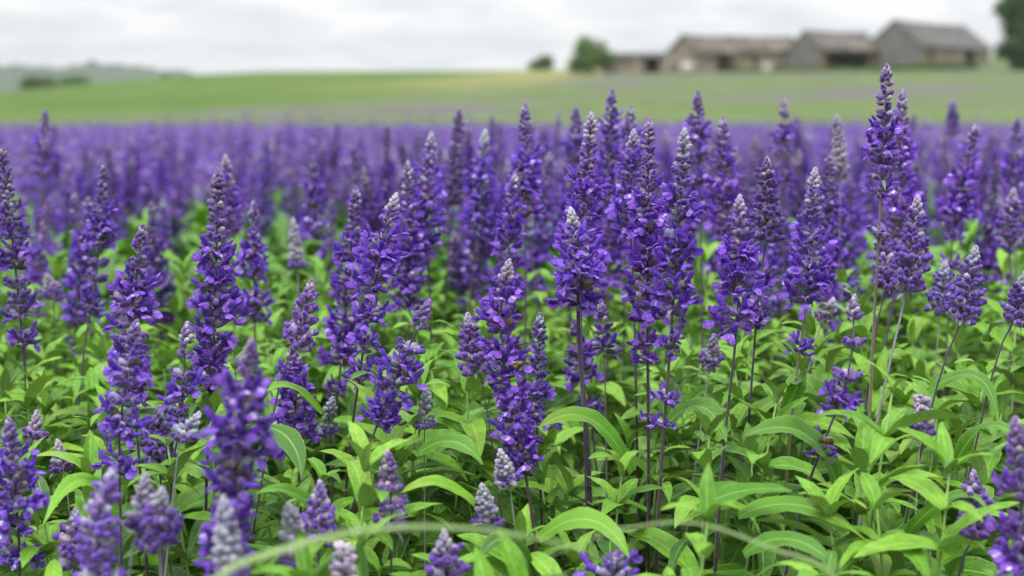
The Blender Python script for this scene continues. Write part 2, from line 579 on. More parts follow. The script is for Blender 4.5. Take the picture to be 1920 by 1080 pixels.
def build_ground():
    xs = np.concatenate([np.linspace(-2600, -220, 12), np.linspace(-200, -12, 50), np.linspace(-10, 10, 24), np.linspace(12, 200, 50), np.linspace(220, 2600, 12)])
    ys = np.concatenate([np.linspace(-60, -2, 8), np.linspace(0, 30, 26), np.linspace(33, 300, 90), np.linspace(320, 800, 20), np.linspace(900, 5000, 14)])
    X, Y = np.meshgrid(xs, ys)
    Z = ground_z(X, Y)
    V = np.stack([X, Y, Z], -1).reshape(-1, 3)
    nx, ny = len(xs), len(ys)
    i = np.arange(nx * ny).reshape(ny, nx)
    F = np.stack([i[:-1, :-1], i[:-1, 1:], i[1:, 1:], i[1:, :-1]], -1).reshape(-1, 4)
    o = obj('ground', big_mesh('ground', V, F, [ground_material()], smooth=True))
    tag(o, 'dark soil and green farmland rising gently behind the flower field', 'ground', kind='structure')


build_ground()


# distant wooded hills on the left skyline
def build_hills():
    D = 1500.0
    px = np.array([-1500, -400, -100, 0, 60, 110, 150, 175, 200, 235, 262, 300, 345, 420, 600, 2400])
    py = np.array([126, 123, 124, 121, 123, 127, 124, 122, 121, 122, 125, 130, 138, 147, 165, 190])
    n = 420
    pxs = np.linspace(-1500, 2400, n)
    top = np.interp(pxs, px, py)
    xs = (pxs - 960) / FPX * D
    lump = np.abs(np.sin(pxs * 0.11) + 0.6 * np.sin(pxs * 0.27 + 1) + RNG.normal(0, .1, n)) * 0.9
    zt = (HORIZON - top + lump) / FPX * D
    rows = []
    ts = np.linspace(0, 1, 16)
    for t in ts:
        w = RNG.normal(0, 1, n) * (0.8 + 0.8 * t)
        z = -8 + (zt + 8) * (t ** 0.8) + w
        rows.append(np.stack([xs, np.full(n, D - 420 * (1 - t)) + RNG.normal(0, 6, n), z], -1))
    for k in range(1, 4):
        rows.append(np.stack([xs, np.full(n, D + 120.0 * k), zt - 14 * k], -1))
    V = np.concatenate(rows)
    i = np.arange(n * len(rows)).reshape(len(rows), n)
    F = np.stack([i[:-1, :-1], i[:-1, 1:], i[1:, 1:], i[1:, :-1]], -1).reshape(-1, 4)
    m = plain('wooded_hill', (0.022, 0.045, 0.026), (0.070, 0.110, 0.055), 0.012, 0.95, 6)
    tag(obj('hills', big_mesh('hills', V, F, [m], smooth=True)), 'low wooded hills on the far left skyline', 'hills', kind='structure')


build_hills()


# ------------------------------------------------------------------ trees and bushes
def crown_mesh(name, clumps, leaf, n, mat):
    """Leaf-sized faces spread through overlapping uneven clumps: clumps are (x, y, z, rx, rz)."""
    C = np.array(clumps)
    w = C[:, 3] ** 2 * C[:, 4]
    pick = RNG.choice(len(C), n, p=w / w.sum())
    d = RNG.normal(size=(n, 3)); d /= np.linalg.norm(d, axis=1)[:, None]
    r = RNG.random(n) ** 0.45 * (0.86 + 0.3 * RNG.random(n))
    P = C[pick, :3] + d * r[:, None] * np.stack([C[pick, 3], C[pick, 3], C[pick, 4]], -1)
    a = RNG.normal(size=(n, 3)); a /= np.linalg.norm(a, axis=1)[:, None]
    b = np.cross(a, RNG.normal(size=(n, 3))); b /= np.linalg.norm(b, axis=1)[:, None]
    s = leaf * (0.6 + 0.8 * RNG.random(n))[:, None]
    V = np.stack([P - a * s, P + b * s * 0.6, P + a * s, P - b * s * 0.6], 1).reshape(-1, 3)
    F = np.arange(4 * n).reshape(n, 4)
    return big_mesh(name, V, F, [mat])


def make_tree(name, label, cat, px, py_base, d, w, h, trunk_h, leaf, n, mat, group=None, clumps=None, sink=0.0):
    x = column(px, d)
    base = Vector((x, d, gz(x, d) - sink))
    t = thing(name, label, cat, base, group)
    mb = MB()
    rt = max(0.08, w * 0.035)
    tube(mb, [Vector((0, 0, -0.3)), Vector((0.02 * w, 0, trunk_h * 0.6)), Vector((0, 0.02 * w, h * 0.75))], [rt * 1.3, rt, rt * 0.35], 8)
    for k in range(5):
        a = 2 * PI * k / 5 + random.random()
        z0 = trunk_h * (0.6 + 0.3 * random.random())
        e = Vector((math.cos(a) * w * 0.3, math.sin(a) * w * 0.3, z0 + (h - z0) * 0.5))
        tube(mb, [Vector((0, 0, z0)), e * 0.55 + Vector((0, 0, z0 * 0.45)), e], [rt * 0.6, rt * 0.4, rt * 0.15], 6)
    obj('trunk', mb.mesh('trunk', [M_BARK]), t)
    if clumps is None:
        clumps = [(0, 0, trunk_h * 0.5 + (h - trunk_h * 0.5) * 0.5, w * 0.36, (h - trunk_h * 0.5) * 0.42)]
        for k in range(11):
            a = random.random() * 2 * PI
            rr = w * 0.34 * math.sqrt(random.random())
            zz = trunk_h * 0.5 + (h - trunk_h * 0.5) * (0.18 + 0.68 * random.random())
            q = w * (0.12 + 0.10 * random.random())
            clumps.append((rr * math.cos(a), rr * math.sin(a), zz, q, q * 0.9))
    obj('crown', crown_mesh('crown', clumps, leaf, n, mat), t)
    return t


P170 = 170 / FPX            # metres per photograph pixel at the barns
make_tree('tree', 'large dark green tree cut off by the right edge beside the barn', 'tree', 1924, 125, 160, 9.5, 9.8, 0.8, 0.28, 14000, M_TREE,
          clumps=[(random.uniform(-2.6, 3), random.uniform(-2, 2), z, random.uniform(1.1, 1.9), random.uniform(1.0, 1.5)) for z in np.linspace(0.9, 8.6, 20)] + [(0.3, 0, 4.5, 3.2, 4.3)])
make_tree('tree', 'round green tree left of the low stone shed', 'tree', 1110, 140, 166, 5.6, 4.4, 0.8, 0.16, 4200, M_TREE_LIGHT)
make_tree('bush', 'broad green bush leaning against the round tree by the shed', 'bush', 1085, 140, 163, 3.6, 2.4, 0.3, 0.14, 2600, M_TREE_LIGHT)
make_tree('tree', 'small dark tree on the hill crest left of the farm', 'tree', 1017, 122, 226, 5.2, 2.9, 0.5, 0.2, 2200, M_TREE, sink=0.6)
for px, d, w, h, lab in ((75, 232, 7.5, 2.3, 'dark round bush on the slope below the far left hills'),
                         (150, 240, 7.0, 2.0, 'paler bush beside the dark round one under the far left hills')):
    make_tree('bush', lab, 'bush', px, 0, d, w, h, 0.3, 0.2, 2000, M_TREE if px == 75 else M_TREE_LIGHT)
for px, top, w, lab in ((312, 128, 9, 'far tree at the end of the wooded hills'), (352, 134, 6, 'small far tree just right of the wooded hills'), (408, 137, 5, 'tiny lone tree standing on the green crest')):
    d = 620.0
    z = (HORIZON - top) / FPX * d + 0.56
    x = column(px, d)
    make_tree('tree', lab, 'tree', px, 0, d, w, z - gz(x, d), 3.0, 0.5, 2200, M_TREE)

# ------------------------------------------------------------------ the barns
def quad_box(mb, x0, x1, y0, y1, z0, z1, mat=0):
    vs = [(x, y, z) for z in (z0, z1) for y in (y0, y1) for x in (x0, x1)]
    fs = [(0, 2, 3, 1), (4, 5, 7, 6), (0, 1, 5, 4), (2, 6, 7, 3), (0, 4, 6, 2), (1, 3, 7, 5)]
    mb.add(vs, fs, mat)


def wall_strip(mb, L, h, openings, T):
    """A wall along x from 0 to L with rectangular openings (x0, x1, z0, z1), thickness T towards +y."""
    cuts = sorted(openings)
    x = 0.0
    for a, b, z0, z1 in cuts:
        quad_box(mb, x, a, 0, T, -0.6, h)
        if z0 > 0:
            quad_box(mb, a, b, 0, T, -0.6, z0)
        if z1 < h:
            quad_box(mb, a, b, 0, T, z1, h)
        x = b
    quad_box(mb, x, L, 0, T, -0.6, h)


def barn(label, px, d, W, Ln, eave, ridge, yaw, side_mat, gable_mat, roof_mat, doors, gable_door=None, planks=False, lift=0.0):
    """Gabled barn. Local x runs along the ridge away from the near gable corner, local y runs back; the corner
    (0, 0) is the one between the visible gable (x = 0) and the visible long wall (y = 0)."""
    x = column(px, d)
    t = thing('barn', label, 'barn', (x, d, gz(x, d) + lift), 'derelict barns on the rise')
    t.rotation_euler.z = yaw
    T = 0.35
    mb = MB(); wall_strip(mb, Ln, eave, doors, T)
    fw = obj('long_wall', mb.mesh('long_wall', [side_mat], False), t)
    for a, b, z0, z1 in doors:
        l = MB(); quad_box(l, a - 0.15, b + 0.15, -0.04, T * 0.6, z1 + 0.002, z1 + 0.22)
        obj('lintel', l.mesh('lintel', [M_TIMBER], False), fw)
    mb = MB(); quad_box(mb, 0, Ln, W - T, W, -0.6, eave)
    obj('rear_wall', mb.mesh('rear_wall', [side_mat], False), t)
    for gx in (0.0, Ln - T):
        mb = MB()
        o = 0.004
        pts = [(T + o, -0.6), (W - T - o, -0.6), (W - T - o, eave + (ridge - eave) * (T / (W / 2)) * 0.9), (W / 2, ridge - 0.02), (T + o, eave + (ridge - eave) * (T / (W / 2)) * 0.9)]
        vs = [(gx, y, z) for y, z in pts] + [(gx + T, y, z) for y, z in pts]
        k = len(pts)
        fs = [tuple(range(k))[::-1], tuple(range(k, 2 * k))] + [(i, (i + 1) % k, k + (i + 1) % k, k + i) for i in range(k)]
        mb.add(vs, fs)
        g = obj('gable_wall', mb.mesh('gable_wall', [gable_mat], False), t)
        if gx == 0.0:
            if planks:
                n = int(W / 0.45)
                for i in range(n):
                    y0 = W * i / n + 0.02; y1 = W * (i + 1) / n - 0.02
                    top = lambda y: eave + (ridge - eave) * (1 - abs(y - W / 2) / (W / 2)) - 0.06
                    p = MB()
                    q = -0.03 - 0.04 * random.random()
                    vs = [(q, y0, -0.5), (q, y1, -0.5), (q, y1, top(y1)), (q, y0, top(y0)), (-0.002, y0, -0.5), (-0.002, y1, -0.5), (-0.002, y1, top(y1)), (-0.002, y0, top(y0))]
                    p.add(vs, [(3, 2, 1, 0), (4, 5, 6, 7), (0, 1, 5, 4), (1, 2, 6, 5), (2, 3, 7, 6), (3, 0, 4, 7)])
                    obj('plank', p.mesh('plank', [gable_mat], False), g)
            if gable_door:
                y0, y1, zt = gable_door
                p = MB(); quad_box(p, -0.12, -0.075, y0, y1, -0.3, zt)
                obj('door', p.mesh('door', [M_TIMBER], False), t)
    # two roof slopes with thickness and an overhang, and a ridge cap
    ov, th = 0.35, 0.14
    sl = (ridge - eave) / (W / 2)
    rf = None
    for s in (0, 1):
        mb = MB()
        ye = -ov if s == 0 else W + ov
        ze = eave - sl * ov + 0.02
        nx = 14
        vs = []
        for i in range(nx + 1):
            xx = -0.25 + (Ln + 0.5) * i / nx
            sag = -0.13 * math.sin(PI * i / nx) * (ridge - eave) / 2 + random.uniform(-0.02, 0.02)
            for (yy, zz) in ((ye, ze + random.uniform(-0.02, 0.02)), (W / 2, ridge + 0.02 + sag)):
                vs += [(xx, yy, zz), (xx, yy, zz + th)]
        fs = []
        for i in range(nx):
            b = 4 * i
            fs += [(b + 1, b + 5, b + 7, b + 3), (b, b + 2, b + 6, b + 4), (b, b + 4, b + 5, b + 1)]
        fs += [(0, 1, 3, 2), (4 * nx, 4 * nx + 2, 4 * nx + 3, 4 * nx + 1)]
        mb.add(vs, fs)
        rf = obj('roof_slope', mb.mesh('roof_slope', [roof_mat], False), t)
    mb = MB()
    tube(mb, [Vector((-0.27 + (Ln + 0.54) * i / 10, W / 2, ridge + 0.15 - 0.13 * math.sin(PI * i / 10) * (ridge - eave) / 2)) for i in range(11)], [0.13] * 11, 6)
    obj('ridge_cap', mb.mesh('ridge_cap', [roof_mat], False), rf)
    return t


R = math.radians
# low stone shed at the left end, with a nearly flat roof
def low_shed():
    d = 168.0
    x = column(1131, d)
    t = thing('shed', 'low pale stone shed with a dark doorway at the left end of the barns', 'shed', (x, d, gz(x, d) - 0.4))
    Ln, W, h = 7.4, 4.0, 2.4
    mb = MB(); wall_strip(mb, Ln, h, [(4.75, 6.55, 0.0, 2.15)], 0.3)
    obj('front_wall', mb.mesh('front_wall', [M_STONE], False), t)
    for nm, a in (('side_wall', (0, 0.3, 0.302, W)), ('side_wall', (Ln - 0.3, Ln, 0.302, W)), ('rear_wall', (0.302, Ln - 0.302, W - 0.3, W - 0.004))):
        mb = MB(); quad_box(mb, a[0], a[1], a[2], a[3], -0.6, h); obj(nm, mb.mesh(nm, [M_STONE], False), t)
    mb = MB()
    vs = [(-0.3, -0.4, h + 0.03), (Ln + 0.3, -0.4, h + 0.05), (Ln + 0.3, W + 0.3, h + 0.45), (-0.3, W + 0.3, h + 0.42)]
    vs += [(a, b, c + 0.18) for a, b, c in vs]
    mb.add(vs, [(3, 2, 1, 0), (4, 5, 6, 7), (0, 1, 5, 4), (1, 2, 6, 5), (2, 3, 7, 6), (3, 0, 4, 7)])
    obj('roof', mb.mesh('roof', [M_SLATE], False), t)
    mb = MB(); quad_box(mb, 4.70, 4.82, -0.03, 0.2, 0, 2.17); quad_box(mb, 6.48, 6.60, -0.03, 0.2, 0, 2.17); quad_box(mb, 4.70, 6.60, -0.03, 0.2, 2.172, 2.32)
    obj('door_frame', mb.mesh('door_frame', [M_TIMBER], False), t)


low_shed()
# yaw: ridge direction turned from +X towards +Y
barn('small stone barn with brown roof and dark square doorway next to the low shed', 1306, 170, 5.0, 6.4, 2.5, 4.35, R(38), M_STONE, M_STONE, M_SLATE_BROWN, [(3.4, 6.0, 0.0, 2.2)])
barn('long low stone barn with brown roof between the two gabled ones', 1372, 175, 4.6, 8.5, 2.6, 4.2, R(12), M_STONE, M_STONE, M_SLATE_BROWN, [(2.6, 3.3, 0.7, 1.5)])
barn('grey boarded barn with an open fronted bay in the middle of the row', 1537, 171, 5.6, 10.0, 2.35, 4.4, R(32), M_RUST, M_PLANK, M_SLATE_BROWN, [(1.0, 8.0, 0.0, 1.75)], planks=True, lift=0.3)
barn('tallest barn with grey boarded gable and dark doorway at the right end', 1722, 172, 7.4, 17.0, 2.9, 5.75, R(44), M_STONE, M_PLANK, M_SLATE, [(2.2, 3.2, 1.0, 1.8), (10.8, 13.2, 0.0, 2.35)], planks=True)


def bale(px, d, r, label):
    x = column(px, d)
    t = thing('wrapped_bale', label, 'bale', (x, d, gz(x, d)))
    vs, fs = lathe([(0, 0), (0, r * 0.8), (r * 0.12, r), (r * 1.5, r), (r * 1.75, r * 0.75), (r * 1.8, 0)], 18)
    mb = MB(); mb.add([(a + random.uniform(-.02, .02), b, c) for a, b, c in vs], fs)
    obj('wrap', mb.mesh('wrap', [M_BALE]), t)
    mb = MB(); tube(mb, [Vector((r * 1.01 * math.cos(a), r * 1.01 * math.sin(a), r * 0.9)) for a in np.linspace(0, 2 * PI, 25)], [0.02] * 25, 4)
    obj('twine', mb.mesh('twine', [M_TIMBER]), t)


bale(1287, 160, 0.72, 'white wrapped bale in front of the small stone barn')
bale(1437, 166, 0.5, 'smaller white wrapped bale before the long low barn')

# scrub at the foot of the walls and pale weeds on the slope
for px, d, w, h in ((1400, 166, 4.0, 0.4), (1560, 167, 6.0, 0.5), (1680, 166, 6.0, 0.8), (1775, 166, 6.0, 0.9), (1480, 167, 4.0, 0.45)):
    make_tree('bush', {1400: 'low scrub under the brown roofed stone barn', 1560: 'low scrub before the open fronted bay', 1680: 'green scrub at the foot of the tall boarded gable',
                       1775: 'thick green scrub along the wall of the tallest barn', 1480: 'low scrub at the foot of the middle boarded gable'}[px], 'bush', px, 0, d, w, h, 0.1, 0.12, 2600, M_TREE_LIGHT,
              'scrub along the barn walls', clumps=[(w * (k / 7 - 0.5), random.uniform(-.5, .5), h * 0.4, w * 0.11, h * random.uniform(0.4, 0.6)) for k in range(8)])

# ------------------------------------------------------------------ salvia flower pieces
BMATS = [M_CALYX, M_BUD, M_PETAL, M_LIP, M_PALE, M_WHITE, M_GREENCAL, M_DRY]
CALYX, BUD, PETAL, LIP, PALE, WHITE, GCAL, DRY = range(8)
mm = 0.001


def calyx(mb, M, ln, r, mat, bud=None, budlen=3.0, seg=6):
    """A woolly cup on a short stalk, open at the end, with the rounded tip of a closed flower in its mouth."""
    vs, fs = lathe([(0, r * 0.25), (ln * 0.22, r * 0.85), (ln * 0.6, r * 1.05), (ln * 0.9, r * 0.95), (ln, r * 1.0), (ln * 0.86, r * 0.55)], seg)
    vs = [(x * random.uniform(0.9, 1.1), y * random.uniform(0.9, 1.1), z) for x, y, z in vs]
    mb.add(vs, fs, mat, M)
    if bud is not None:
        vs, fs = lathe([(ln * 0.7, r * 0.5), (ln + budlen * 0.15, r * 0.86), (ln + budlen * 0.65, r * 0.7), (ln + budlen, 0)], seg)
        mb.add(vs, fs, bud, M)


def closed_bud(mb, M, ln, r, mat, seg=6):
    vs, fs = lathe([(0, r * 0.3), (ln * 0.3, r), (ln * 0.7, r * 0.95), (ln * 0.93, r * 0.5), (ln, 0)], seg)
    vs = [(x * random.uniform(0.88, 1.12), y * random.uniform(0.88, 1.12), z) for x, y, z in vs]
    mb.add(vs, fs, mat, M)


def corolla(seed):
    """An open two-lipped flower: tube along +z, finger-like hooded upper lip (+x side is up), broad lobed lower lip."""
    rs = random.Random(seed)
    mb = MB()
    L0 = rs.uniform(6.0, 7.5) * mm
    vs, fs = lathe([(0, 1.1 * mm), (L0 * 0.6, 1.5 * mm), (L0, 2.1 * mm)], 6)
    mb.add(vs, fs, PETAL)
    # upper lip
    vs, fs = lathe([(0, 1.2 * mm), (2.2 * mm, 1.75 * mm), (4.8 * mm, 1.6 * mm), (6.4 * mm, 0.95 * mm), (6.9 * mm, 0)], 6, sx=0.85)
    M = Matrix.Translation((0.7 * mm, 0, L0 * 0.9)) @ Matrix.Rotation(rs.uniform(0.45, 0.8), 4, 'Y') @ Matrix.Rotation(rs.uniform(-.2, .2), 4, 'X')
    mb.add(vs, fs, PETAL, M)
    # lower lip: two rounded cupped lobes and a short notched middle one, bending outwards and down
    droop = rs.uniform(-0.35, 0.9)
    for sgn, rad, out_, ln in ((-1, rs.uniform(2.3, 3.2), rs.uniform(0.35, 0.8), rs.uniform(3.0, 4.6)), (1, rs.uniform(2.3, 3.2), rs.uniform(0.35, 0.8), rs.uniform(3.0, 4.6)), (0, 1.9, 0.0, 3.4)):
        vs, fs = [(0, 0, 0)], []
        for ring, rr in ((0, 0.5), (1, 0.86), (2, 1.0)):
            for k in range(9):
                t_ = 2 * PI * k / 9
                wob = 1 + rs.uniform(-.09, .09)
                vs.append((-0.55 * rad * mm * (rr ** 2) * rs.uniform(0.5, 1.1) + (0.25 * mm if ring == 2 else 0), rad * rr * mm * math.cos(t_) * wob, rad * rr * 1.25 * mm * math.sin(t_) * wob))
        for k in range(9):
            k2 = (k + 1) % 9
            fs.append((0, 1 + k, 1 + k2))
            for q in (0, 9):
                fs.append((1 + q + k, 10 + q + k, 10 + q + k2, 1 + q + k2))
        M = Matrix.Translation((-1.2 * mm, 0, L0 * 0.9)) @ Matrix.Rotation(-droop - rs.uniform(0, .3), 4, 'Y') @ Matrix.Rotation(-sgn * out_, 4, 'X') @ Matrix.Translation((0, 0, ln * mm)) @ Matrix.Rotation(sgn * rs.uniform(0.1, 0.6), 4, 'Z')
        mb.add(vs, fs, WHITE if sgn == 0 and rs.random() < 0.35 else LIP if sgn or rs.random() < 0.6 else PETAL, M)
    return mb


COROLLAS = [corolla(100 + k) for k in range(6)]
FLORET_MESH = [c.mesh('floret', BMATS) for c in COROLLAS]


def whorl(kind, seed):
    """One ring of flowers. Returns the ring of cups (with closed buds) and the places of its open florets."""
    random.seed(seed)
    mb, spots = MB(), []
    if kind == 'small':
        n, ln, r, mats = 7, 5.2, 1.9, (CALYX, BUD)
    elif kind == 'pale':
        n, ln, r, mats = 7, 5.0, 1.9, (PALE, PALE)
    elif kind == 'green':
        n, ln, r, mats = 7, 5.0, 1.9, (GCAL, PALE)
    else:
        n, ln, r, mats = 12, 7.2, 2.0, (CALYX, BUD)
    nopen = {'mixed': 5, 'open': 9, 'sparse': 4}.get(kind, 0)
    n = {'sparse': 6}.get(kind, n)
    order = random.sample(range(n), nopen) if nopen else []
    for i in range(n):
        a = 2 * PI * (i + random.uniform(-.28, .28)) / n
        el = random.uniform(0.25, 0.75) if nopen == 0 else random.uniform(-0.25, 0.95)
        z = random.uniform(-2.6, 2.6) * mm * (1.0 if nopen == 0 else 1.9)
        s = random.uniform(0.85, 1.15)
        d = Vector((math.cos(a) * math.cos(el), math.sin(a) * math.cos(el), math.sin(el)))
        up = Vector((0, 0, 1)) - d * d.z
        up.normalize()
        Rm = Matrix((up, d.cross(up), d)).transposed().to_4x4()
        M = Matrix.Translation(Vector((math.cos(a), math.sin(a), 0)) * 1.2 * mm + Vector((0, 0, z))) @ Rm @ Matrix.Scale(s, 4)
        if i in order:
            calyx(mb, M, ln * mm, r * mm, CALYX if random.random() < 0.75 else PALE)
            Mf = M @ Matrix.Translation((0, 0, ln * 0.55 * mm)) @ Matrix.Rotation(random.uniform(-.8, .8), 4, 'Z') @ Matrix.Scale(random.uniform(0.75, 1.18), 4)
            spots.append((Mf, random.randrange(6)))
        elif kind in ('pale', 'green') or (kind == 'small' and random.random() < 0.45):
            cm = mats[0] if kind != 'small' else (CALYX if random.random() < 0.7 else PALE)
            closed_bud(mb, M, (ln + 1.2) * mm, r * mm, cm)
            if random.random() < 0.4 and kind != 'small':
                closed_bud(mb, M @ Matrix.Translation((0, 0, ln * 0.5 * mm)), 3.0 * mm, r * 0.8 * mm, BUD if kind == 'pale' else PALE)
        else:
            calyx(mb, M, ln * mm, r * mm, DRY if nopen and random.random() < 0.2 else CALYX if random.random() < 0.65 else PALE, DRY if nopen and random.random() < 0.12 else BUD, random.uniform(1.8, 3.6) * mm)
    return mb, spots


def bud_tip(seed, pale):
    random.seed(seed)
    mb = MB()
    for k in range(18):
        f = k / 17
        a = k * 2.4
        el = 0.5 + 0.9 * f
        rr = 2.6 * (1 - f) ** 0.7 * mm
        d = Vector((math.cos(a) * math.cos(el), math.sin(a) * math.cos(el), math.sin(el)))
        M = Matrix.Translation((math.cos(a) * rr * 0.4, math.sin(a) * rr * 0.4, f * 8.5 * mm)) @ frame_to(d)
        closed_bud(mb, M, (4.0 - 1.2 * f) * mm, (1.5 - 0.5 * f) * mm, PALE if (random.random() < pale) else CALYX, 5)
    return mb


WH = {}
for kd, cnt in (('small', 5), ('pale', 4), ('green', 3), ('bud', 5), ('mixed', 5), ('open', 6), ('sparse', 4)):
    WH[kd] = []
    for k in range(cnt):
        mb, spots = whorl(kd, 1000 + 37 * k + len(kd) * 11)
        full = MB(); full.join(mb)
        for Mf, c in spots:
            full.join(COROLLAS[c], Mf)
        WH[kd].append(dict(ring=mb.mesh('whorl', BMATS), spots=spots, full=full, fullmesh=full.mesh('whorl', BMATS)))
TIPS = {p: [bud_tip(50 + k, {'violet': 0.15, 'grey': 0.85, 'half': 0.5}[p]) for k in range(2)] for p in ('violet', 'grey', 'half')}
TIP_MESH = {p: [m.mesh('bud_tip', BMATS) for m in v] for p, v in TIPS.items()}

STYLES = {
    #        open share, share of the head that is closed buds (from the top), pale share (from the top), width, tip
    'open':  dict(op=0.9, bud=0.27, pale=0.06, w=1.18, tip='half', tight=1.0),
    'dark':  dict(op=0.8, bud=0.36, pale=0.0, w=1.14, tip='violet', tight=1.0),
    'greytip': dict(op=0.8, bud=0.32, pale=0.12, w=1.18, tip='grey', tight=1.0),
    'mixed': dict(op=0.4, bud=0.55, pale=0.10, w=1.08, tip='half', tight=1.05),
    'bud':   dict(op=0.0, bud=1.0, pale=0.16, w=1.34, tip='grey', tight=0.9),
    'vbud':  dict(op=0.0, bud=1.0, pale=0.05, w=1.28, tip='half', tight=1.0),
    'pale':  dict(op=0.0, bud=1.0, pale=1.0, w=1.1, tip='grey', tight=0.85),
    'green': dict(op=0.0, bud=1.0, pale=1.0, w=0.9, tip='grey', tight=0.85, green=True),
}


def head_layout(length, style, rs):
    """Whorls from the foot of the head to its tip: (distance, kind, variant, scale, spin)."""
    st = STYLES[style]
    out = []
    s = 0.0
    small = min(1.0, length / 0.075) ** 0.45
    while s < length - 0.008:
        t = s / length
        if t > 1 - st['pale']:
            kind = 'green' if st.get('green') else 'pale'
        elif t > 1 - st['bud']:
            kind = 'small' if t > 0.55 else 'bud'
        else:
            r = rs.random()
            kind = 'open' if r < st['op'] * 0.75 else ('mixed' if r < st['op'] else 'bud')
        sc = (1.10 - 0.58 * t ** 1.7) * st['w'] * (0.72 + 0.28 * small) * rs.uniform(0.92, 1.08)
        if kind in ('pale', 'green', 'small'):
            sc *= 1.22
        out.append((s, kind, rs.randrange(len(WH[kind])), sc, rs.random() * 2 * PI))
        step = (0.0130 * (1 - t) + 0.0052 * t) * st['tight'] * rs.uniform(0.8, 1.25)
        if st['bud'] > 0.9:
            step *= 0.66
        elif t > 1 - st['bud']:
            step *= 0.85
        if t < 0.55 and st['bud'] < 0.9 and rs.random() < 0.22:
            step += rs.uniform(0.005, 0.010)
        s += step
    return out


def smooth_axis(pts, n):
    """Catmull-Rom through the points; returns n+1 samples."""
    P = [pts[0] * 2 - pts[1]] + pts + [pts[-1] * 2 - pts[-2]]
    segs = len(pts) - 1
    out = []
    for i in range(n + 1):
        x = i / n * segs
        k = min(int(x), segs - 1); u = x - k
        a, b, c, d = P[k], P[k + 1], P[k + 2], P[k + 3]
        out.append(0.5 * ((2 * b) + (c - a) * u + (2 * a - 5 * b + 4 * c - d) * u * u + (3 * b - a - 3 * c + d) * u ** 3))
    return out


class Axis:
    def __init__(self, pts, n=48):
        self.p = smooth_axis(pts, n)
        self.s = [0.0]
        for a, b in zip(self.p, self.p[1:]):
            self.s.append(self.s[-1] + (b - a).length)
        self.len = self.s[-1]

    def at(self, s):
        s = max(0, min(self.len, s))
        for i in range(len(self.s) - 1):
            if self.s[i + 1] >= s:
                f = (s - self.s[i]) / max(1e-9, self.s[i + 1] - self.s[i])
                t = (self.p[min(i + 2, len(self.p) - 1)] - self.p[max(i - 1, 0)]).normalized()
                return self.p[i].lerp(self.p[i + 1], f), t
        return self.p[-1], (self.p[-1] - self.p[-2]).normalized()

    def nearest_z(self, z):
        """Arc length at which the axis reaches height z (it climbs all the way)."""
        for i in range(len(self.p) - 1):
            if self.p[i + 1].z >= z:
                return self.s[i] + (self.s[i + 1] - self.s[i]) * (z - self.p[i].z) / max(1e-6, self.p[i + 1].z - self.p[i].z)
        return self.len


def stem_mesh(ax, mat, r0):
    mb = MB()
    n = 18
    pts, rad = [], []
    for i in range(n + 1):
        s = ax.len * 0.985 * i / n
        pts.append(ax.at(s)[0]); rad.append(r0 * (1.15 - 0.75 * (i / n) ** 1.6))
    tube(mb, pts, rad, 8, 0, square=True)
    return mb.mesh('stem', [mat])


# ------------------------------------------------------------------ leaves
def leaf_data(seed, nu=4, nv=9):
    """A lance-shaped leaf of unit length along +y, arching up then over, folded along the midrib, wavy edged."""
    rs = random.Random(seed)
    arch = rs.uniform(0.7, 2.0)
    fold = rs.uniform(0.25, 0.7)
    W = rs.uniform(0.095, 0.140)
    twist = rs.uniform(-0.5, 0.5)
    side = rs.uniform(-0.10, 0.10)
    V, F, UV = [], [], []
    y = z = 0.0
    ang = 0.42 + rs.uniform(-.15, .2)
    for j in range(nv + 1):
        v = j / nv
        w = W * (math.sin(PI * min(1.0, 0.06 + v * 0.94) ** 0.85)) ** 0.85 + 0.012 * (1 - v)
        if j == nv:
            w = 0.004
        if j:
            a = ang - arch * v
            y += math.cos(a) / nv; z += math.sin(a) / nv
        tw = twist * v
        for i in range(nu + 1):
            u = i / nu * 2 - 1
            lift = abs(u) * w * fold + 0.010 * math.sin(v * 17 + u * 2 + seed) * abs(u) - 0.25 * w * u * u * v
            xx = u * w
            V.append((xx * math.cos(tw) + side * v * v, y - lift * math.sin(ang - arch * v) * 0.6, z + lift + xx * math.sin(tw)))
            UV.append((u, v))
    for j in range(nv):
        for i in range(nu):
            a = j * (nu + 1) + i
            F.append((a, a + 1, a + nu + 2, a + nu + 1))
    return V, F, UV


def leaf_mesh(seed, mat):
    mb = MB(); V, F, UV = leaf_data(seed); mb.add(V, F, 0, uv=UV)
    return mb.mesh('leaf', [mat])


BRACT = [leaf_mesh(700 + k, M_GREENCAL) for k in range(3)]


HEROES = []


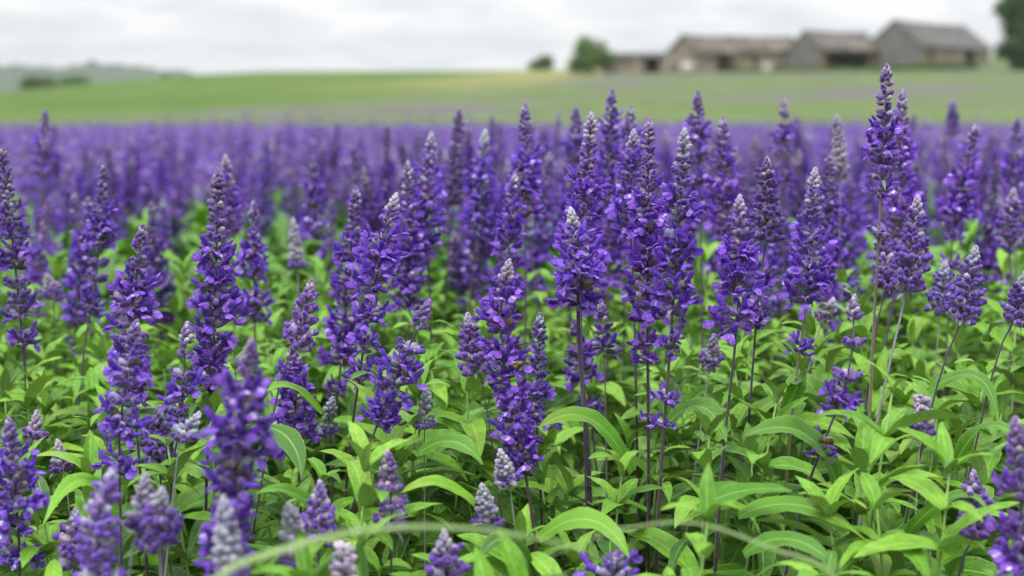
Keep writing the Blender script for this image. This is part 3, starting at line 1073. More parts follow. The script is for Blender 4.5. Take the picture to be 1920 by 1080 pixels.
def hero(tip, foot, low, d, style, extra, label, stem='dark', r0=1.45, tint=1.0, group=None, pale=None):
    """A flowering stem placed from where the photograph shows its tip, the foot of its head and a low point of its stem."""
    rs = random.Random(hash((tip, foot)) & 0xffff)
    T, H, S = at(*tip, d + rs.uniform(-.012, .012)), at(*foot, d), at(*low, d)
    run = (S - H)
    slope = run.x / max(0.02, -run.z)
    g = gz(S.x, d) - 0.01
    drop = max(0.02, S.z - g)
    B = Vector((S.x + slope * drop * 0.55, d + rs.uniform(-.015, .02), g))
    pts = [B, S, H, T] if S.z < H.z - 0.02 and S.z > g + 0.03 else [B, H, T]
    loc = [p - B for p in pts]
    ax = Axis(loc)
    t = thing('salvia_spike', label, 'flower', B, group or 'salvia flower spikes')
    sm = {'dark': M_STEM_DARK, 'green': M_STEM_GREEN, 'pale': M_STEM_PALE}[stem]
    obj('stem', stem_mesh(ax, sm, r0 * mm), t)
    s_foot = ax.nearest_z((H - B).z)
    st = STYLES[style]
    fine = 0.88 <= d <= 1.42
    tv = tint * rs.uniform(0.9, 1.1)
    tcol = (tv * rs.uniform(.93, 1.07), tv * rs.uniform(.93, 1.07), tv, 1)

    def put(s, kind, var, sc, spin):
        p, tg = ax.at(s)
        M = Matrix.Translation(p) @ frame_to(tg, spin) @ Matrix.Scale(sc, 4)
        w = WH[kind][var]
        if fine and w['spots']:
            o = obj('whorl', w['ring'], t, M)
            for Mf, c in w['spots']:
                f = obj('floret', FLORET_MESH[c], o, Mf)
                f.color = tcol
        else:
            o = obj('whorl', w['fullmesh'], t, M)
        o.color = tcol

    for s, kind, var, sc, spin in head_layout(ax.len - s_foot, style, rs):
        put(s_foot + s, kind, var, sc, spin)
    for e in extra:
        ey, kind, sc = e if isinstance(e, tuple) else (e, 'open', 1.0)
        z = (at(tip[0], ey, d) - B).z
        s = ax.nearest_z(z)
        put(s, kind, rs.randrange(len(WH[kind])), sc, rs.random() * 6.28)
        if kind in ('open', 'sparse') and sc >= 0.9:
            put(s - 0.005, 'mixed', rs.randrange(len(WH['mixed'])), sc * 0.85, rs.random() * 6.28)
    p, tg = ax.at(s_foot - 0.004)
    for k in (0, 1):
        L_ = rs.uniform(0.009, 0.018)
        obj('bract', BRACT[rs.randrange(3)], t, Matrix.Translation(p) @ frame_to(tg, k * PI + rs.uniform(0, 1.5)) @ Matrix.Rotation(rs.uniform(-.5, .5), 4, 'X') @ Matrix.Scale(L_, 4))
    p, tg = ax.at(ax.len - 0.0095)
    o = obj('bud_tip', TIP_MESH[st['tip']][rs.randrange(2)], t, Matrix.Translation(p) @ frame_to(tg, rs.random() * 6) @ Matrix.Scale(1.45, 4))
    o.color = tcol
    HEROES.append(dict(tip=tip, foot=foot, low=low, d=d, B=B, label=label))
    return t


# tip, foot of head, low stem point (photograph pixels), distance, style, separate whorls lower down, label
hero((408, 330), (402, 615), (386, 960), 1.10, 'dark', [655, 690, (718, 'open', 0.9)], 'tall dark violet spike with a slim bare tip, tallest of the left part', tint=0.85)
hero((266, 435), (245, 640), (262, 880), 1.08, 'dark', [(660, 'open', 1), 700, (735, 'open', 1)], 'violet spike with a crowded pointed top left of the tallest left one', tint=0.85)
hero((254, 615), (226, 790), (225, 930), 0.98, 'dark', [(800, 'sparse', 1.0), (870, 'open', 0.95)], 'soft-focus violet spike with a rounded lilac tip before the pointed one', tint=0.95)
hero((350, 618), (338, 800), (322, 900), 1.06, 'mixed', [], 'short knobbly violet spike between two taller ones on the left')
hero((582, 538), (556, 645), (512, 780), 1.10, 'vbud', [], 'small leaning bud spike on a bare stem with a grey foot', stem='dark', r0=1.1)
hero((740, 375), (702, 535), (652, 880), 1.15, 'greytip', [(592, 'open', 0.9), (640, 'sparse', 1.0), (700, 'open', 0.9)], 'leaning spike with a woolly grey tip and three separate flower rings', r0=1.6)
hero((668, 362), (640, 670), (625, 860), 1.36, 'open', [(725, 'sparse', 0.9)], 'full violet spike just behind the grey tipped leaning one')
hero((800, 575), (738, 722), (660, 960), 1.06, 'dark', [(770, 'open', 1.0), (785, 'open', 0.9)], 'strongly leaning violet spike above its own flower ring in the centre', r0=1.5)
hero((800, 740), (796, 800), (796, 890), 1.08, 'green', [], 'small grey-green bud head standing alone on a thin green stem', stem='green', r0=1.0)
hero((622, 755), (612, 812), (606, 880), 1.18, 'green', [], 'little grey bud head beside a dark stem left of centre', stem='green', r0=0.9)
hero((550, 655), (556, 822), (560, 880), 1.20, 'open', [], 'squat violet spike half hidden behind the small leaning bud', tint=0.9)
hero((952, 500), (940, 650), (1000, 985), 1.06, 'greytip', [(665, 'open', .95), 700, 735, 770, 805, (840, 'open', 1.0), (870, 'sparse', 1.0)], 'long flowering spike with a white tip and flowers far down its stem', r0=1.5)
hero((878, 600), (892, 690), (918, 800), 1.13, 'bud', [], 'small bud spike leaning left beside the long white tipped one', r0=1.0)
hero((1012, 600), (1005, 790), (1010, 850), 1.16, 'mixed', [], 'narrow violet spike tucked to the right of the long white tipped one')
hero((965, 335), (950, 545), (955, 700), 1.36, 'open', [], 'violet spike with a ragged tip above the long white tipped one')
hero((1108, 225), (1084, 565), (1104, 890), 1.14, 'greytip', [], 'big full spike on a thick bare stem carrying a bee', r0=2.6)
hero((1072, 403), (1086, 520), (1090, 600), 1.10, 'greytip', [], 'short grey tip pressed against the big full spike with the bee', r0=1.0)
hero((1216, 235), (1214, 585), (1216, 880), 1.18, 'open', [(640, 'sparse', 0.95), (672, 'open', 0.8), (790, 'sparse', 0.8)], 'tall spike with a silvery tip and lower flower rings in the centre right', r0=1.7)
hero((1188, 255), (1182, 420), (1190, 620), 1.26, 'greytip', [], 'silvery tip leaning on the left of the tall centre right spike')
hero((1283, 255), (1262, 575), (1234, 980), 1.10, 'greytip', [(640, 'sparse', 1.0), (745, 'open', 0.78), (800, 'sparse', 0.7)], 'tall spike with a blunt white tip and a withered ring low on its stem', r0=1.7)
hero((1387, 380), (1382, 605), (1350, 925), 1.10, 'greytip', [], 'white tipped spike that widens to a broad skirt of open flowers', r0=1.6)
hero((1438, 308), (1436, 450), (1415, 640), 1.22, 'vbud', [(520, 'open', 0.9), (600, 'open', .9)], 'dark slim bud spike to the right of the broad skirted one', tint=0.75)
hero((1528, 328), (1514, 552), (1480, 830), 1.18, 'greytip', [(655, 'open', 0.85)], 'spike with a long pale woolly top and one ring below', stem='green', r0=1.4)
hero((1662, 133), (1654, 330), (1636, 660), 1.18, 'mixed', [(360, 'mixed', 0.9), (440, 'bud', 0.95)], 'tallest spike of all, rising above the field before the barns', stem='green', r0=1.6)
hero((1692, 180), (1684, 500), (1660, 650), 1.45, 'open', [], 'full blurred spike right behind the tallest one')
hero((1720, 380), (1700, 540), (1628, 880), 1.13, 'bud', [], 'thick lilac bud spike on a long leaning bare stem', stem='pale', r0=1.5)
hero((1652, 430), (1660, 540), (1640, 640), 1.30, 'vbud', [], 'bud spike crowding the left side of the thick lilac one')
hero((1828, 475), (1802, 600), (1740, 790), 1.12, 'bud', [], 'plump violet bud spike on a leaning stem near the right edge', stem='dark', r0=1.3)
hero((1772, 500), (1766, 570), (1758, 640), 1.30, 'bud', [], 'smaller paler bud spike just left of the plump one', stem='pale', r0=1.0)
hero((1922, 520), (1904, 600), (1850, 745), 1.12, 'bud', [], 'bud spike cut by the right edge on a leaning stem', r0=1.3)
hero((1602, 568), (1588, 712), (1490, 1000), 1.02, 'mixed', [(745, 'open', 1.0), (760, 'mixed', .9), (835, 'sparse', 0.9)], 'leaning spike with separate rings over the large bent leaf', r0=1.4)
hero((1826, 898), (1824, 1005), (1798, 1078), 0.97, 'vbud', [], 'conical lilac bud spike low in the right corner', r0=1.4)
hero((1905, 800), (1922, 1060), (1930, 1120), 0.84, 'dark', [], 'blurred violet spike cut by the right edge at the bottom', tint=0.9)
hero((1830, 240), (1790, 410), (1780, 560), 1.62, 'open', [(440, 'open', 1.0), (490, 'sparse', 1.0)], 'wide blurred spike with a leaning tip left of the right edge')
hero((1570, 225), (1575, 330), (1572, 560), 1.62, 'pale', [(400, 'sparse', .8)], 'pale blurred bud spike between the woolly topped and tallest spikes', stem='pale')
hero((1470, 195), (1470, 290), (1470, 480), 1.85, 'sparse' if 'sparse' in STYLES else 'mixed', [(260, 'open', 1.2), (330, 'open', 1.0)], 'blurred spike with spread arms of florets before the barn row')
hero((1308, 180), (1310, 300), (1315, 500), 1.62, 'dark', [(340, 'open', 1.0), (380, 'open', 1.0)], 'blurred dark spike rising behind the blunt white tipped one')
hero((1147, 178), (1142, 300), (1140, 500), 1.60, 'dark', [(330, 'open', 1.0), (370, 'open', 1)], 'tall blurred spike rising behind the big full spike')
hero((1182, 208), (1176, 320), (1172, 500), 1.66, 'open', [], 'blurred companion on the right of the tall one behind the big spike')
hero((1355, 230), (1362, 440), (1365, 600), 1.52, 'open', [], 'blurred spike between the blunt white tip and the slim dark bud')
hero((985, 205), (985, 400), (985, 600), 1.50, 'dark', [], 'blurred dark spike standing above the ragged tipped one')
hero((860, 212), (850, 380), (835, 560), 1.85, 'vbud', [], 'thin blurred dark spike with a pale point left of centre top', tint=0.8)
hero((910, 252), (893, 430), (880, 600), 1.66, 'greytip', [], 'blurred spike with a pale blunt tip over a bare dark stem')
hero((808, 258), (800, 420), (806, 560), 1.50, 'greytip', [(450, 'open', 1)], 'blurred spike with a long silvery cone tip centre left')
hero((765, 312), (770, 570), (765, 650), 1.48, 'open', [], 'blurred bushy violet spike left of the silvery cone tip')
hero((195, 318), (180, 525), (152, 710), 1.42, 'dark', [(575, 'open', 1.0)], 'dark leaning spike with one separate ring on the far left', tint=0.8)
hero((6, 285), (38, 590), (50, 730), 1.32, 'dark', [(632, 'open', 1.0)], 'dark full spike cut by the left edge, upper one', r0=1.6, tint=0.8)
hero((423, 300), (432, 440), (440, 640), 1.62, 'greytip', [], 'pale blurred tip peeking above the tallest left spike')
hero((476, 388), (478, 600), (480, 760), 1.50, 'open', [], 'blurred violet spike to the right of the tallest left one')
hero((140, 368), (146, 440), (150, 560), 1.85, 'mixed', [], 'small blurred spike left of the dark leaning one')
hero((85, 212), (80, 330), (90, 520), 2.1, 'dark', [(400, 'open', 1), (460, 'open', 1)], 'tall thin blurred spike above the rest on the far left')
hero((18, 798), (34, 985), (36, 1090), 0.97, 'dark', [(1045, 'open', 1.0)], 'violet spike at the left edge, lower one with dense buds', r0=1.5)
hero((205, 890), (186, 1090), (190, 1150), 0.79, 'vbud', [], 'blurred lilac bud spike in the lower left corner group, leftmost', tint=1.2)
hero((272, 905), (262, 990), (240, 1100), 0.82, 'pale', [], 'blurred pale bud of a close pair, left one, lower left corner', stem='pale')
hero((302, 930), (298, 1020), (304, 1110), 0.81, 'bud', [], 'blurred lilac bud of a close pair, right one, lower left corner', stem='pale')
hero((470, 655), (440, 905), (420, 1120), 0.80, 'open', [(960, 'open', 1.0), (1000, 'open', .9), (1040, 'open', 1.0)], 'large blurred violet spike in front, left of centre bottom', r0=1.6, tint=0.95)
hero((422, 980), (432, 1090), (436, 1150), 0.76, 'pale', [], 'blurred white bud spike at the foot of the large blurred one', stem='pale')
hero((600, 918), (598, 1005), (596, 1090), 0.89, 'vbud', [], 'small blurred violet bud spike near the arching grass blade', tint=1.1)
hero((728, 860), (735, 985), (733, 1090), 0.93, 'mixed', [], 'cone shaped violet spike with a skirt standing behind the grass blade')
hero((545, 995), (552, 1065), (556, 1120), 0.82, 'pale', [], 'blurred pale bud crossed by the arching grass blade', stem='pale')
hero((831, 1046), (838, 1110), (840, 1150), 0.87, 'bud', [], 'lilac bud tip poking in at the bottom edge centre left')
hero((642, 1060), (645, 1110), (646, 1150), 0.82, 'pale', [], 'tiny white bud tip at the bottom edge left of centre', stem='pale')
hero((905, 920), (918, 985), (945, 1080), 0.99, 'pale', [], 'pale grey bud spike below the long white tipped one', stem='pale', r0=1.0)
hero((940, 855), (950, 905), (962, 960), 1.02, 'pale', [], 'white woolly bud at the foot of the long flowering spike', stem='pale', r0=1.0)
hero((1160, 1040), (1150, 1090), (1148, 1150), 0.90, 'open', [], 'few violet florets at the bottom edge right of centre')
hero((146, 988), (140, 1055), (140, 1100), 0.96, 'bud', [], 'small bud spike between the left edge spike and the corner group')
hero((296, 775), (300, 880), (302, 960), 1.08, 'bud', [], 'pale lilac bud spike behind the lower left group')
hero((368, 788), (346, 822), (326, 915), 1.00, 'pale', [], 'white bud on a pale leaning stem left of the large blurred spike', stem='pale', r0=1.2)
hero((110, 838), (118, 882), (130, 955), 1.10, 'pale', [], 'little white bud above green leaves on the lower left', stem='pale', r0=0.9)
hero((68, 783), (66, 822), (62, 880), 1.16, 'pale', [], 'tiny grey bud above the dense left edge spike', stem='pale', r0=0.9)
hero((1338, 638), (1335, 682), (1324, 730), 1.20, 'pale', [], 'little white bud on a pale stem among leaves right of centre', stem='pale', r0=0.9)
hero((1726, 778), (1726, 812), (1722, 850), 1.10, 'pale', [], 'round white bud nestling in leaves beside a leaning stem on the right', stem='pale', r0=0.9)
hero((1560, 568), (1548, 600), (1530, 640), 1.32, 'green', [], 'small grey bud leaning right above the leaves', stem='pale', r0=0.9)
hero((1900, 362), (1892, 455), (1895, 560), 1.55, 'bud', [], 'blurred bud spike by the right edge under the wide blurred one')
hero((1907, 228), (1902, 340), (1905, 520), 1.9, 'dark', [(380, 'open', 1)], 'blurred dark spike cut by the right edge, upper one')
hero((1786, 190), (1786, 250), (1786, 400), 2.6, 'vbud', [], 'faint blurred spike tip against the green slope on the right')
hero((1128, 575), (1132, 652), (1136, 790), 1.22, 'mixed', [], 'low flower head with a green collar beside the thick bare stem', stem='green', r0=1.2)
hero((1078, 610), (1092, 705), (1110, 800), 1.30, 'dark', [(765, 'open', .9)], 'dark low flower cluster behind the thick bare stem', tint=0.8)
hero((1080, 208), (1075, 330), (1072, 500), 1.80, 'dark', [], 'blurred spike left of the big full spike')
hero((550, 418), (558, 500), (560, 600), 1.70, 'pale', [], 'pale blurred bud over green leaves left of centre', stem='pale')
hero((586, 300), (588, 440), (590, 600), 1.95, 'open', [], 'blurred violet spike above the pale bud left of centre')
hero((220, 555), (232, 612), (236, 680), 1.55, 'bud', [], 'blurred lilac bud right of the dark leaning spike')
hero((90, 520), (100, 560), (104, 640), 1.60, 'bud', [], 'blurred small bud between the two dark left spikes')

# ------------------------------------------------------------------ mid-field spikes: single things on shared meshes
def proto_head(style, length, seed):
    rs = random.Random(seed)
    mb = MB()
    for s, kind, var, sc, spin in head_layout(length, style, rs):
        mb.join(WH[kind][var]['full'], Matrix.Translation((0, 0, s)) @ Matrix.Rotation(spin, 4, 'Z') @ Matrix.Scale(sc, 4))
    mb.join(TIPS[STYLES[style]['tip']][0], Matrix.Translation((0, 0, length - 0.008)))
    return mb.mesh('flower_head', BMATS)


PROTO = []
for k, (st, ln) in enumerate((('open', 0.15), ('dark', 0.17), ('greytip', 0.14), ('open', 0.20), ('mixed', 0.16), ('bud', 0.08), ('open', 0.18), ('dark', 0.13), ('pale', 0.07), ('greytip', 0.17))):
    PROTO.append((st, ln, proto_head(st, ln, 900 + k)))
mb = MB(); tube(mb, [Vector((0, 0, i / 8)) for i in range(9)], [1.6 * mm] * 9, 6)
MID_STEM = mb.mesh('stem', [M_STEM_DARK])
MID_WHORL = [WH['open'][k]['fullmesh'] for k in range(4)]

def density(px, d):
    """How thickly the spikes stand (per square metre) at a place in the picture."""
    if px < 620:
        return np.interp(d, [1.4, 1.9, 2.4, 3.0, 4], [6, 9, 16, 36, 86])
    if px < 740:
        return np.interp(d, [1.4, 1.8, 2.5, 3.6, 5], [22, 40, 60, 80, 95])
    if px < 1480:
        return np.interp(d, [1.25, 1.5, 2.5, 5], [20, 45, 75, 95])
    return np.interp(d, [1.45, 1.9, 2.4, 3.5, 5], [14, 26, 55, 80, 95])


def scatter(d0, d1, margin, k=1.0):
    pts = []
    half = 0.36 * margin
    area = half * (d1 * d1 - d0 * d0)
    n = int(area * 95 * k)
    for _ in range(n):
        d = math.sqrt(random.uniform(d0 * d0, d1 * d1))
        px = 960 + random.uniform(-1, 1) * 960 * margin
        if random.random() < density(px, d) / 95:
            x = column(px, d)
            # plants stand in loose rows, so the spikes bunch a little
            if noise.noise(Vector((x * 2.2, d * 2.2, 3.0))) < -0.28 and random.random() < 0.7:
                continue
            pts.append((x, d))
    return pts


def project(p):
    r = Vector(p) - CAM
    cp, sp = math.cos(PITCH), math.sin(PITCH)
    zc = r.y * cp - r.z * sp
    yc = r.y * sp + r.z * cp
    return 960 + FPX * r.x / zc, 540 - FPX * yc / zc


used = set()
TRIM = set('a an the with of and at in on by its from to behind above beside between left right over below under white bare small long large close that far just before green dark two thick broad woolly silvery pale one along corner centre lower separate leaning tall big full rising standing'.split())


def short_name(h, n):
    cut = h['label'].split(',')[0].split()[:n]
    while cut and cut[-1] in TRIM:
        cut = cut[:-1]
    return ' '.join(cut)


def relate(lead, c, key, depth_word, n):
    """A label that points to a thing by the named flower spike nearest to it in the view."""
    for h in sorted(HEROES, key=lambda h: (h[key][0] - c[0]) ** 2 + ((h[key][1] - c[1]) * 1.2) ** 2):
        dx = 'left of' if c[0] < h[key][0] - 40 else 'right of' if c[0] > h[key][0] + 40 else depth_word(h)
        lab = lead + ' ' + dx + ' the ' + short_name(h, n)
        if len(lab.split()) <= 16 and lab not in used:
            used.add(lab)
            return lab
    return lead + ' among the others'


def mid_label(st, x, y, z):
    return relate(MID_LOOK[st], project((x, y, z)), 'tip', lambda h: 'behind', 8)


def plant_label(x, y):
    return relate('green leafy plant', project((x, y, gz(x, y) + 0.22)), 'low', lambda h: 'in front of' if y < h['d'] else 'behind', 9)


MID_LOOK = {'open': 'blurred violet spike in open bloom', 'dark': 'blurred dark violet spike', 'greytip': 'blurred pale tipped violet spike',
            'mixed': 'blurred half opened spike', 'bud': 'blurred lilac bud spike', 'pale': 'blurred pale grey bud spike'}
random.seed(77)
mids = sorted(scatter(1.42, 4.2, 1.06), key=lambda p: p[1])
mids = [(x, y) for x, y in mids if all((h['B'].x - x) ** 2 + (h['B'].y - y) ** 2 > 0.03 ** 2 for h in HEROES)]
NMID = 300 - len(HEROES)
FAR_FROM = mids[min(NMID, len(mids) - 1)][1]
for x, y in mids[:NMID]:
    k = random.choices(range(len(PROTO)), weights=[3, 3, 2, 3, 2, 1, 3, 3, 1, 2])[0]
    st, ln, hm = PROTO[k]
    top = random.gauss(0.505, 0.032) - (0.05 if x < -0.12 * y and y < 3.2 else 0) - (0.10 if st in ('bud', 'pale') else 0)
    top = min(top, 0.575)
    g = gz(x, y)
    t = thing('salvia_spike', mid_label(st, x, y, g + top), 'flower', (x, y, g), 'salvia spikes massed behind the sharp ones')
    tilt = Matrix.Rotation(random.gauss(0, 0.10), 4, 'X') @ Matrix.Rotation(random.gauss(0, 0.11), 4, 'Y')
    sc = random.uniform(0.9, 1.12)
    foot = top - ln * sc
    obj('stem', MID_STEM, t, tilt @ Matrix.Diagonal((1, 1, foot + ln * sc * 0.9, 1)))
    v = random.uniform(0.8, 1.15)
    o = obj('flower_head', hm, t, tilt @ Matrix.Translation((0, 0, foot)) @ Matrix.Rotation(random.random() * 6.28, 4, 'Z') @ Matrix.Scale(sc, 4))
    o.color = (v * random.uniform(.9, 1.1), v, v, 1)
    if st not in ('bud', 'pale'):
        z = foot
        for q in range(random.choice((0, 1, 1, 2))):
            z -= random.uniform(0.018, 0.032)
            w = obj('whorl', random.choice(MID_WHORL), t, tilt @ Matrix.Translation((0, 0, z)) @ Matrix.Rotation(random.random() * 6.28, 4, 'Z') @ Matrix.Scale(random.uniform(.8, 1.0), 4))
            w.color = o.color


# ------------------------------------------------------------------ the massed spikes behind: one uncountable sheet of flowers
def low_head(rings, per, seed):
    """A head of small tapering blobs on a thin stem, unit height 1 for the head; returns verts, tris, material index."""
    r = np.random.default_rng(seed)
    V, F, Mi = [], [], []
    for i in range(rings):
        t = i / (rings - 1)
        rad = 0.030 * (1 - 0.72 * t ** 1.4)
        for j in range(per):
            a = 2 * PI * (j + 0.5 * (i % 2) + r.uniform(-.3, .3)) / per
            el = r.uniform(0.0, 0.9)
            R0 = rad * r.uniform(0.6, 1.15)
            c = np.array([math.cos(a), math.sin(a), 0.0])
            tip = c * R0 * math.cos(el) * 1.15 + np.array([0, 0, t * 0.15 + R0 * 0.45 * math.sin(el)])
            s = R0 * 0.42
            side = np.array([-math.sin(a), math.cos(a), 0])
            mid = c * R0 * 0.7 + np.array([0, 0, t * 0.15 + r.uniform(-.003, .003)])
            o = len(V)
            V += [c * 0.002 + np.array([0, 0, t * 0.15]), mid + side * s, mid - side * s, mid + np.array([0, 0, s]), tip]
            F += [(o, o + 1, o + 3), (o, o + 3, o + 2), (o + 1, o + 4, o + 3), (o + 3, o + 4, o + 2), (o + 1, o + 2, o + 4)]
            u = r.random()
            mi = (2 if u < 0.45 else 3 if u < 0.7 else 0 if u < 0.88 else 1) if t < 0.62 else (0 if u < 0.5 else 1 if u < 0.75 else 4)
            Mi += [mi] * 5
    return np.array(V), np.array(F), np.array(Mi)


def massed(pts, protos, name, label, z_mean, big=1.0):
    Vs, Fs, Ms = [], [], []
    off = 0
    for x, y in pts:
        V, F, Mi = protos[random.randrange(len(protos))]
        g = gz(x, y)
        top = min(0.57, random.gauss(z_mean, 0.036) + 0.03 * noise.noise(Vector((x * 0.9, y * 0.9, 1.7))))
        sc = random.uniform(0.85, 1.25) * big
        hl = random.uniform(0.8, 1.35)
        W = V * np.array([sc, sc, hl])
        tx, ty = random.gauss(0, .06), random.gauss(0, .06)
        W = W + np.stack([W[:, 2] * tx, W[:, 2] * ty, np.zeros(len(W))], -1)
        W = W + np.array([x, y, g + top - 0.15 * hl])
        # stem: three thin faces
        sv = np.array([(x - .002, y, g + 0.05), (x + .002, y, g + 0.05), (x, y + .003, g + 0.05), (x - .002, y, g + top - 0.14 * hl), (x + .002, y, g + top - 0.14 * hl), (x, y + .003, g + top - 0.14 * hl)])
        u = random.random()
        if u < 0.28:
            Mi = np.array([1, 1, 0, 2, 2, 5])[Mi]
        elif u > 0.68:
            Mi = np.array([2, 2, 3, 4, 4, 5])[Mi]
        n = len(W)
        sf = np.array([(0, 1, 4), (0, 4, 3), (1, 2, 5), (1, 5, 4), (2, 0, 3), (2, 3, 5)]) + n
        Vs += [W, sv]; Fs += [F + off, sf + off]
        Ms += [Mi, np.full(6, 5)]
        off += n + 6
    mats = [M_FAR_B, M_FAR_B, M_FAR_A, M_FAR_C, M_FAR_D, M_STEM_DARK]
    o = obj(name, big_mesh(name, np.concatenate(Vs), np.concatenate(Fs), mats, np.concatenate(Ms), smooth=True))
    tag(o, label, 'flowers', kind='stuff')


random.seed(5)
near_far = [p for p in mids[NMID:]] + scatter(4.2, 7.5, 1.08)
farther = [p for p in scatter(7.5, FIELD_END, 1.10, 0.62) if p[1] < FIELD_END - 1.6 + 2.2 * noise.noise(Vector((p[0] * 0.35, 4.0, 0.5)))]
massed(near_far, [low_head(9, 6, k) for k in range(6)], 'salvia_flowers', 'countless blurred purple salvia spikes massed across the middle of the field', 0.49)
massed(farther, [low_head(6, 5, 20 + k) for k in range(6)], 'distant_salvia_flowers', 'far purple sheet of salvia flowers merging at the end of the field', 0.475, 1.15)


LEAF = [leaf_mesh(300 + k, M_LEAF) for k in range(14)]
LEAF_Y = [leaf_mesh(400 + k, M_LEAF_YOUNG) for k in range(8)]


def canopy(x, y):
    px = 960 + x / y * FPX
    h = 0.378 + 0.035 * noise.noise(Vector((x * 3, y * 3, 7)))
    h += 0.035 * np.interp(px, [300, 1150, 1500, 1920], [0, 0.25, 1.0, 1.0]) * np.interp(y, [1.0, 1.5], [0.2, 1.0])
    h -= 0.02 * np.interp(px, [0, 250, 500], [1, 1, 0]) * np.interp(y, [0.9, 1.3], [1, 0])
    h -= 0.045 * np.interp(y, [0.78, 0.95], [1, 0])
    return float(h)


def leafy_shoot(parent, x, y, rs, young, dome=1.0):
    """An upright shoot with crosswise pairs of leaves, part of a plant whose base is at the parent's place."""
    g = gz(x, y)
    h = canopy(x, y) * rs.uniform(0.86, 1.06) * dome - 0.035
    # keep the flower heads that stand behind this shoot in view
    for q in HEROES:
        if q['d'] > y - 0.01:
            c = project((x, y, g + h))
            fx = q['foot'][0]
            low = q['foot'][1] > 780
            if abs(c[0] - fx) < (85 if low else 48) and c[1] < q['foot'][1] + (75 if low else 40):
                h = max(0.09, min(h, at(fx, q['foot'][1] + (80 if low else 45), y).z - g))
    base = Vector((x, y, g)) - parent.location
    lean = Vector((rs.uniform(-.05, .05), rs.uniform(-.05, .05), 0))
    ax = Axis([base, base + Vector((0, 0, h * 0.5)) + lean * 0.4, base + Vector((0, 0, h)) + lean], 12)
    mb = MB()
    tube(mb, [ax.at(ax.len * i / 6)[0] for i in range(7)], [1.5 * mm * (1.1 - 0.6 * i / 6) for i in range(7)], 6)
    st = obj('shoot', mb.mesh('shoot', [M_SHOOT]), parent)
    a0 = rs.random() * PI
    nodes = rs.choice((7, 8, 8))
    for k in range(nodes):
        f = 0.16 + 0.84 * (k / (nodes - 1)) ** 0.62
        p, tg = ax.at(ax.len * f)
        up = 1.0 if k < nodes - 1 else 0
        for s in ((0, 1) if f < 0.8 else (0, 1, 0.5, 1.5) if k % 2 else (0, 1)):
            if f < 0.4 and rs.random() < 0.25:
                continue
            az = a0 + k * PI / 2 + s * PI + rs.uniform(-.35, .35)
            L = (0.100 * (1 - 0.60 * max(0, f - 0.5) / 0.5)) * rs.uniform(0.75, 1.25)
            el = np.interp(f, [0.3, 0.6, 0.85, 1.0], [-0.1, 0.08, 0.35, 0.80]) + rs.uniform(-.25, .25)
            M = Matrix.Translation(p) @ Matrix.Rotation(az, 4, 'Z') @ Matrix.Rotation(el, 4, 'X') @ Matrix.Rotation(rs.uniform(-.4, .4), 4, 'Y') @ Matrix.Diagonal((L * rs.uniform(.85, 1.2), L, L, 1))
            pool = LEAF_Y if (f > 0.8 and rs.random() < 0.75) or rs.random() < young else LEAF
            obj('leaf', pool[rs.randrange(len(pool))], st, M)


random.seed(21)
rs = random.Random(4)
PL, PLANTS = [], []
step = 0.195
yy = 0.74
row = 0
while yy < 2.15:
    half = 0.36 * yy * 1.12 + 0.05
    xx = -half + (row % 2) * step / 2
    while xx < half:
        PL.append((xx + rs.uniform(-.05, .05), yy + rs.uniform(-.045, .045)))
        xx += step
    yy += step * 0.82
    row += 1
for x, y in PL:
    c = project((x, y, gz(x, y) + canopy(x, y)))
    if c[1] > 1250 or c[0] < -140 or c[0] > 2060:
        continue
    t = thing('salvia_plant', plant_label(x, y), 'plant', (x, y, gz(x, y)), 'leafy salvia plants in the foreground')
    PLANTS.append(t)
    young = rs.uniform(0.0, 0.25) + (0.12 if x > 0.05 else 0)
    for k in range(rs.choice((6, 7, 8))):
        a, q = rs.random() * 6.28, 0.095 * math.sqrt(rs.random())
        leafy_shoot(t, x + q * math.cos(a), y + q * math.sin(a), rs, young, 1.02 - 0.24 * (q / 0.1) ** 2)


def big_leaf(base, mid, tip, hw, d, young=False):
    """One large arching leaf of the plant nearest to it."""
    a, b, c = at(*base, d + 0.02), at(*mid, d), at(*tip, d - 0.03)
    own = min(PLANTS, key=lambda p: (p.location.x - a.x) ** 2 + (p.location.y - a.y) ** 2)
    ctr = b * 2 - (a + c) / 2
    V, F, UV = [], [], []
    nu, nv = 6, 14
    W = 0.74 * hw * d / FPX / 0.72
    sg = rs.uniform(0, 6)
    fold = rs.uniform(0.25, 0.5)
    for j in range(nv + 1):
        v = j / nv
        p = a * (1 - v) ** 2 + ctr * 2 * v * (1 - v) + c * v * v
        tg = ((ctr - a) * (1 - v) + (c - ctr) * v).normalized()
        n0 = Vector((0.1, -0.55, 0.83))
        wd = tg.cross(n0).normalized(); nn = wd.cross(tg)
        w = W * math.sin(PI * (0.05 + v * 0.95) ** 0.85) ** 0.85 + 0.0012 * (1 - v)
        if j == nv:
            w = 0.0003
        for i in range(nu + 1):
            u = i / nu * 2 - 1
            q = p + wd * (u * w) + nn * (abs(u) * w * fold - 0.3 * w * u * u + W * abs(u) * (0.09 * math.sin(v * 13 + sg + u) + 0.05 * math.sin(v * 29 + 2 * sg - u)))
            V.append(q - own.location); UV.append((u, v))
    for j in range(nv):
        for i in range(nu):
            k = j * (nu + 1) + i
            F.append((k, k + 1, k + nu + 2, k + nu + 1))
    mb = MB(); mb.add(V, F, 0, uv=UV)
    obj('leaf', mb.mesh('leaf', [M_LEAF_YOUNG if young else M_LEAF]), own)


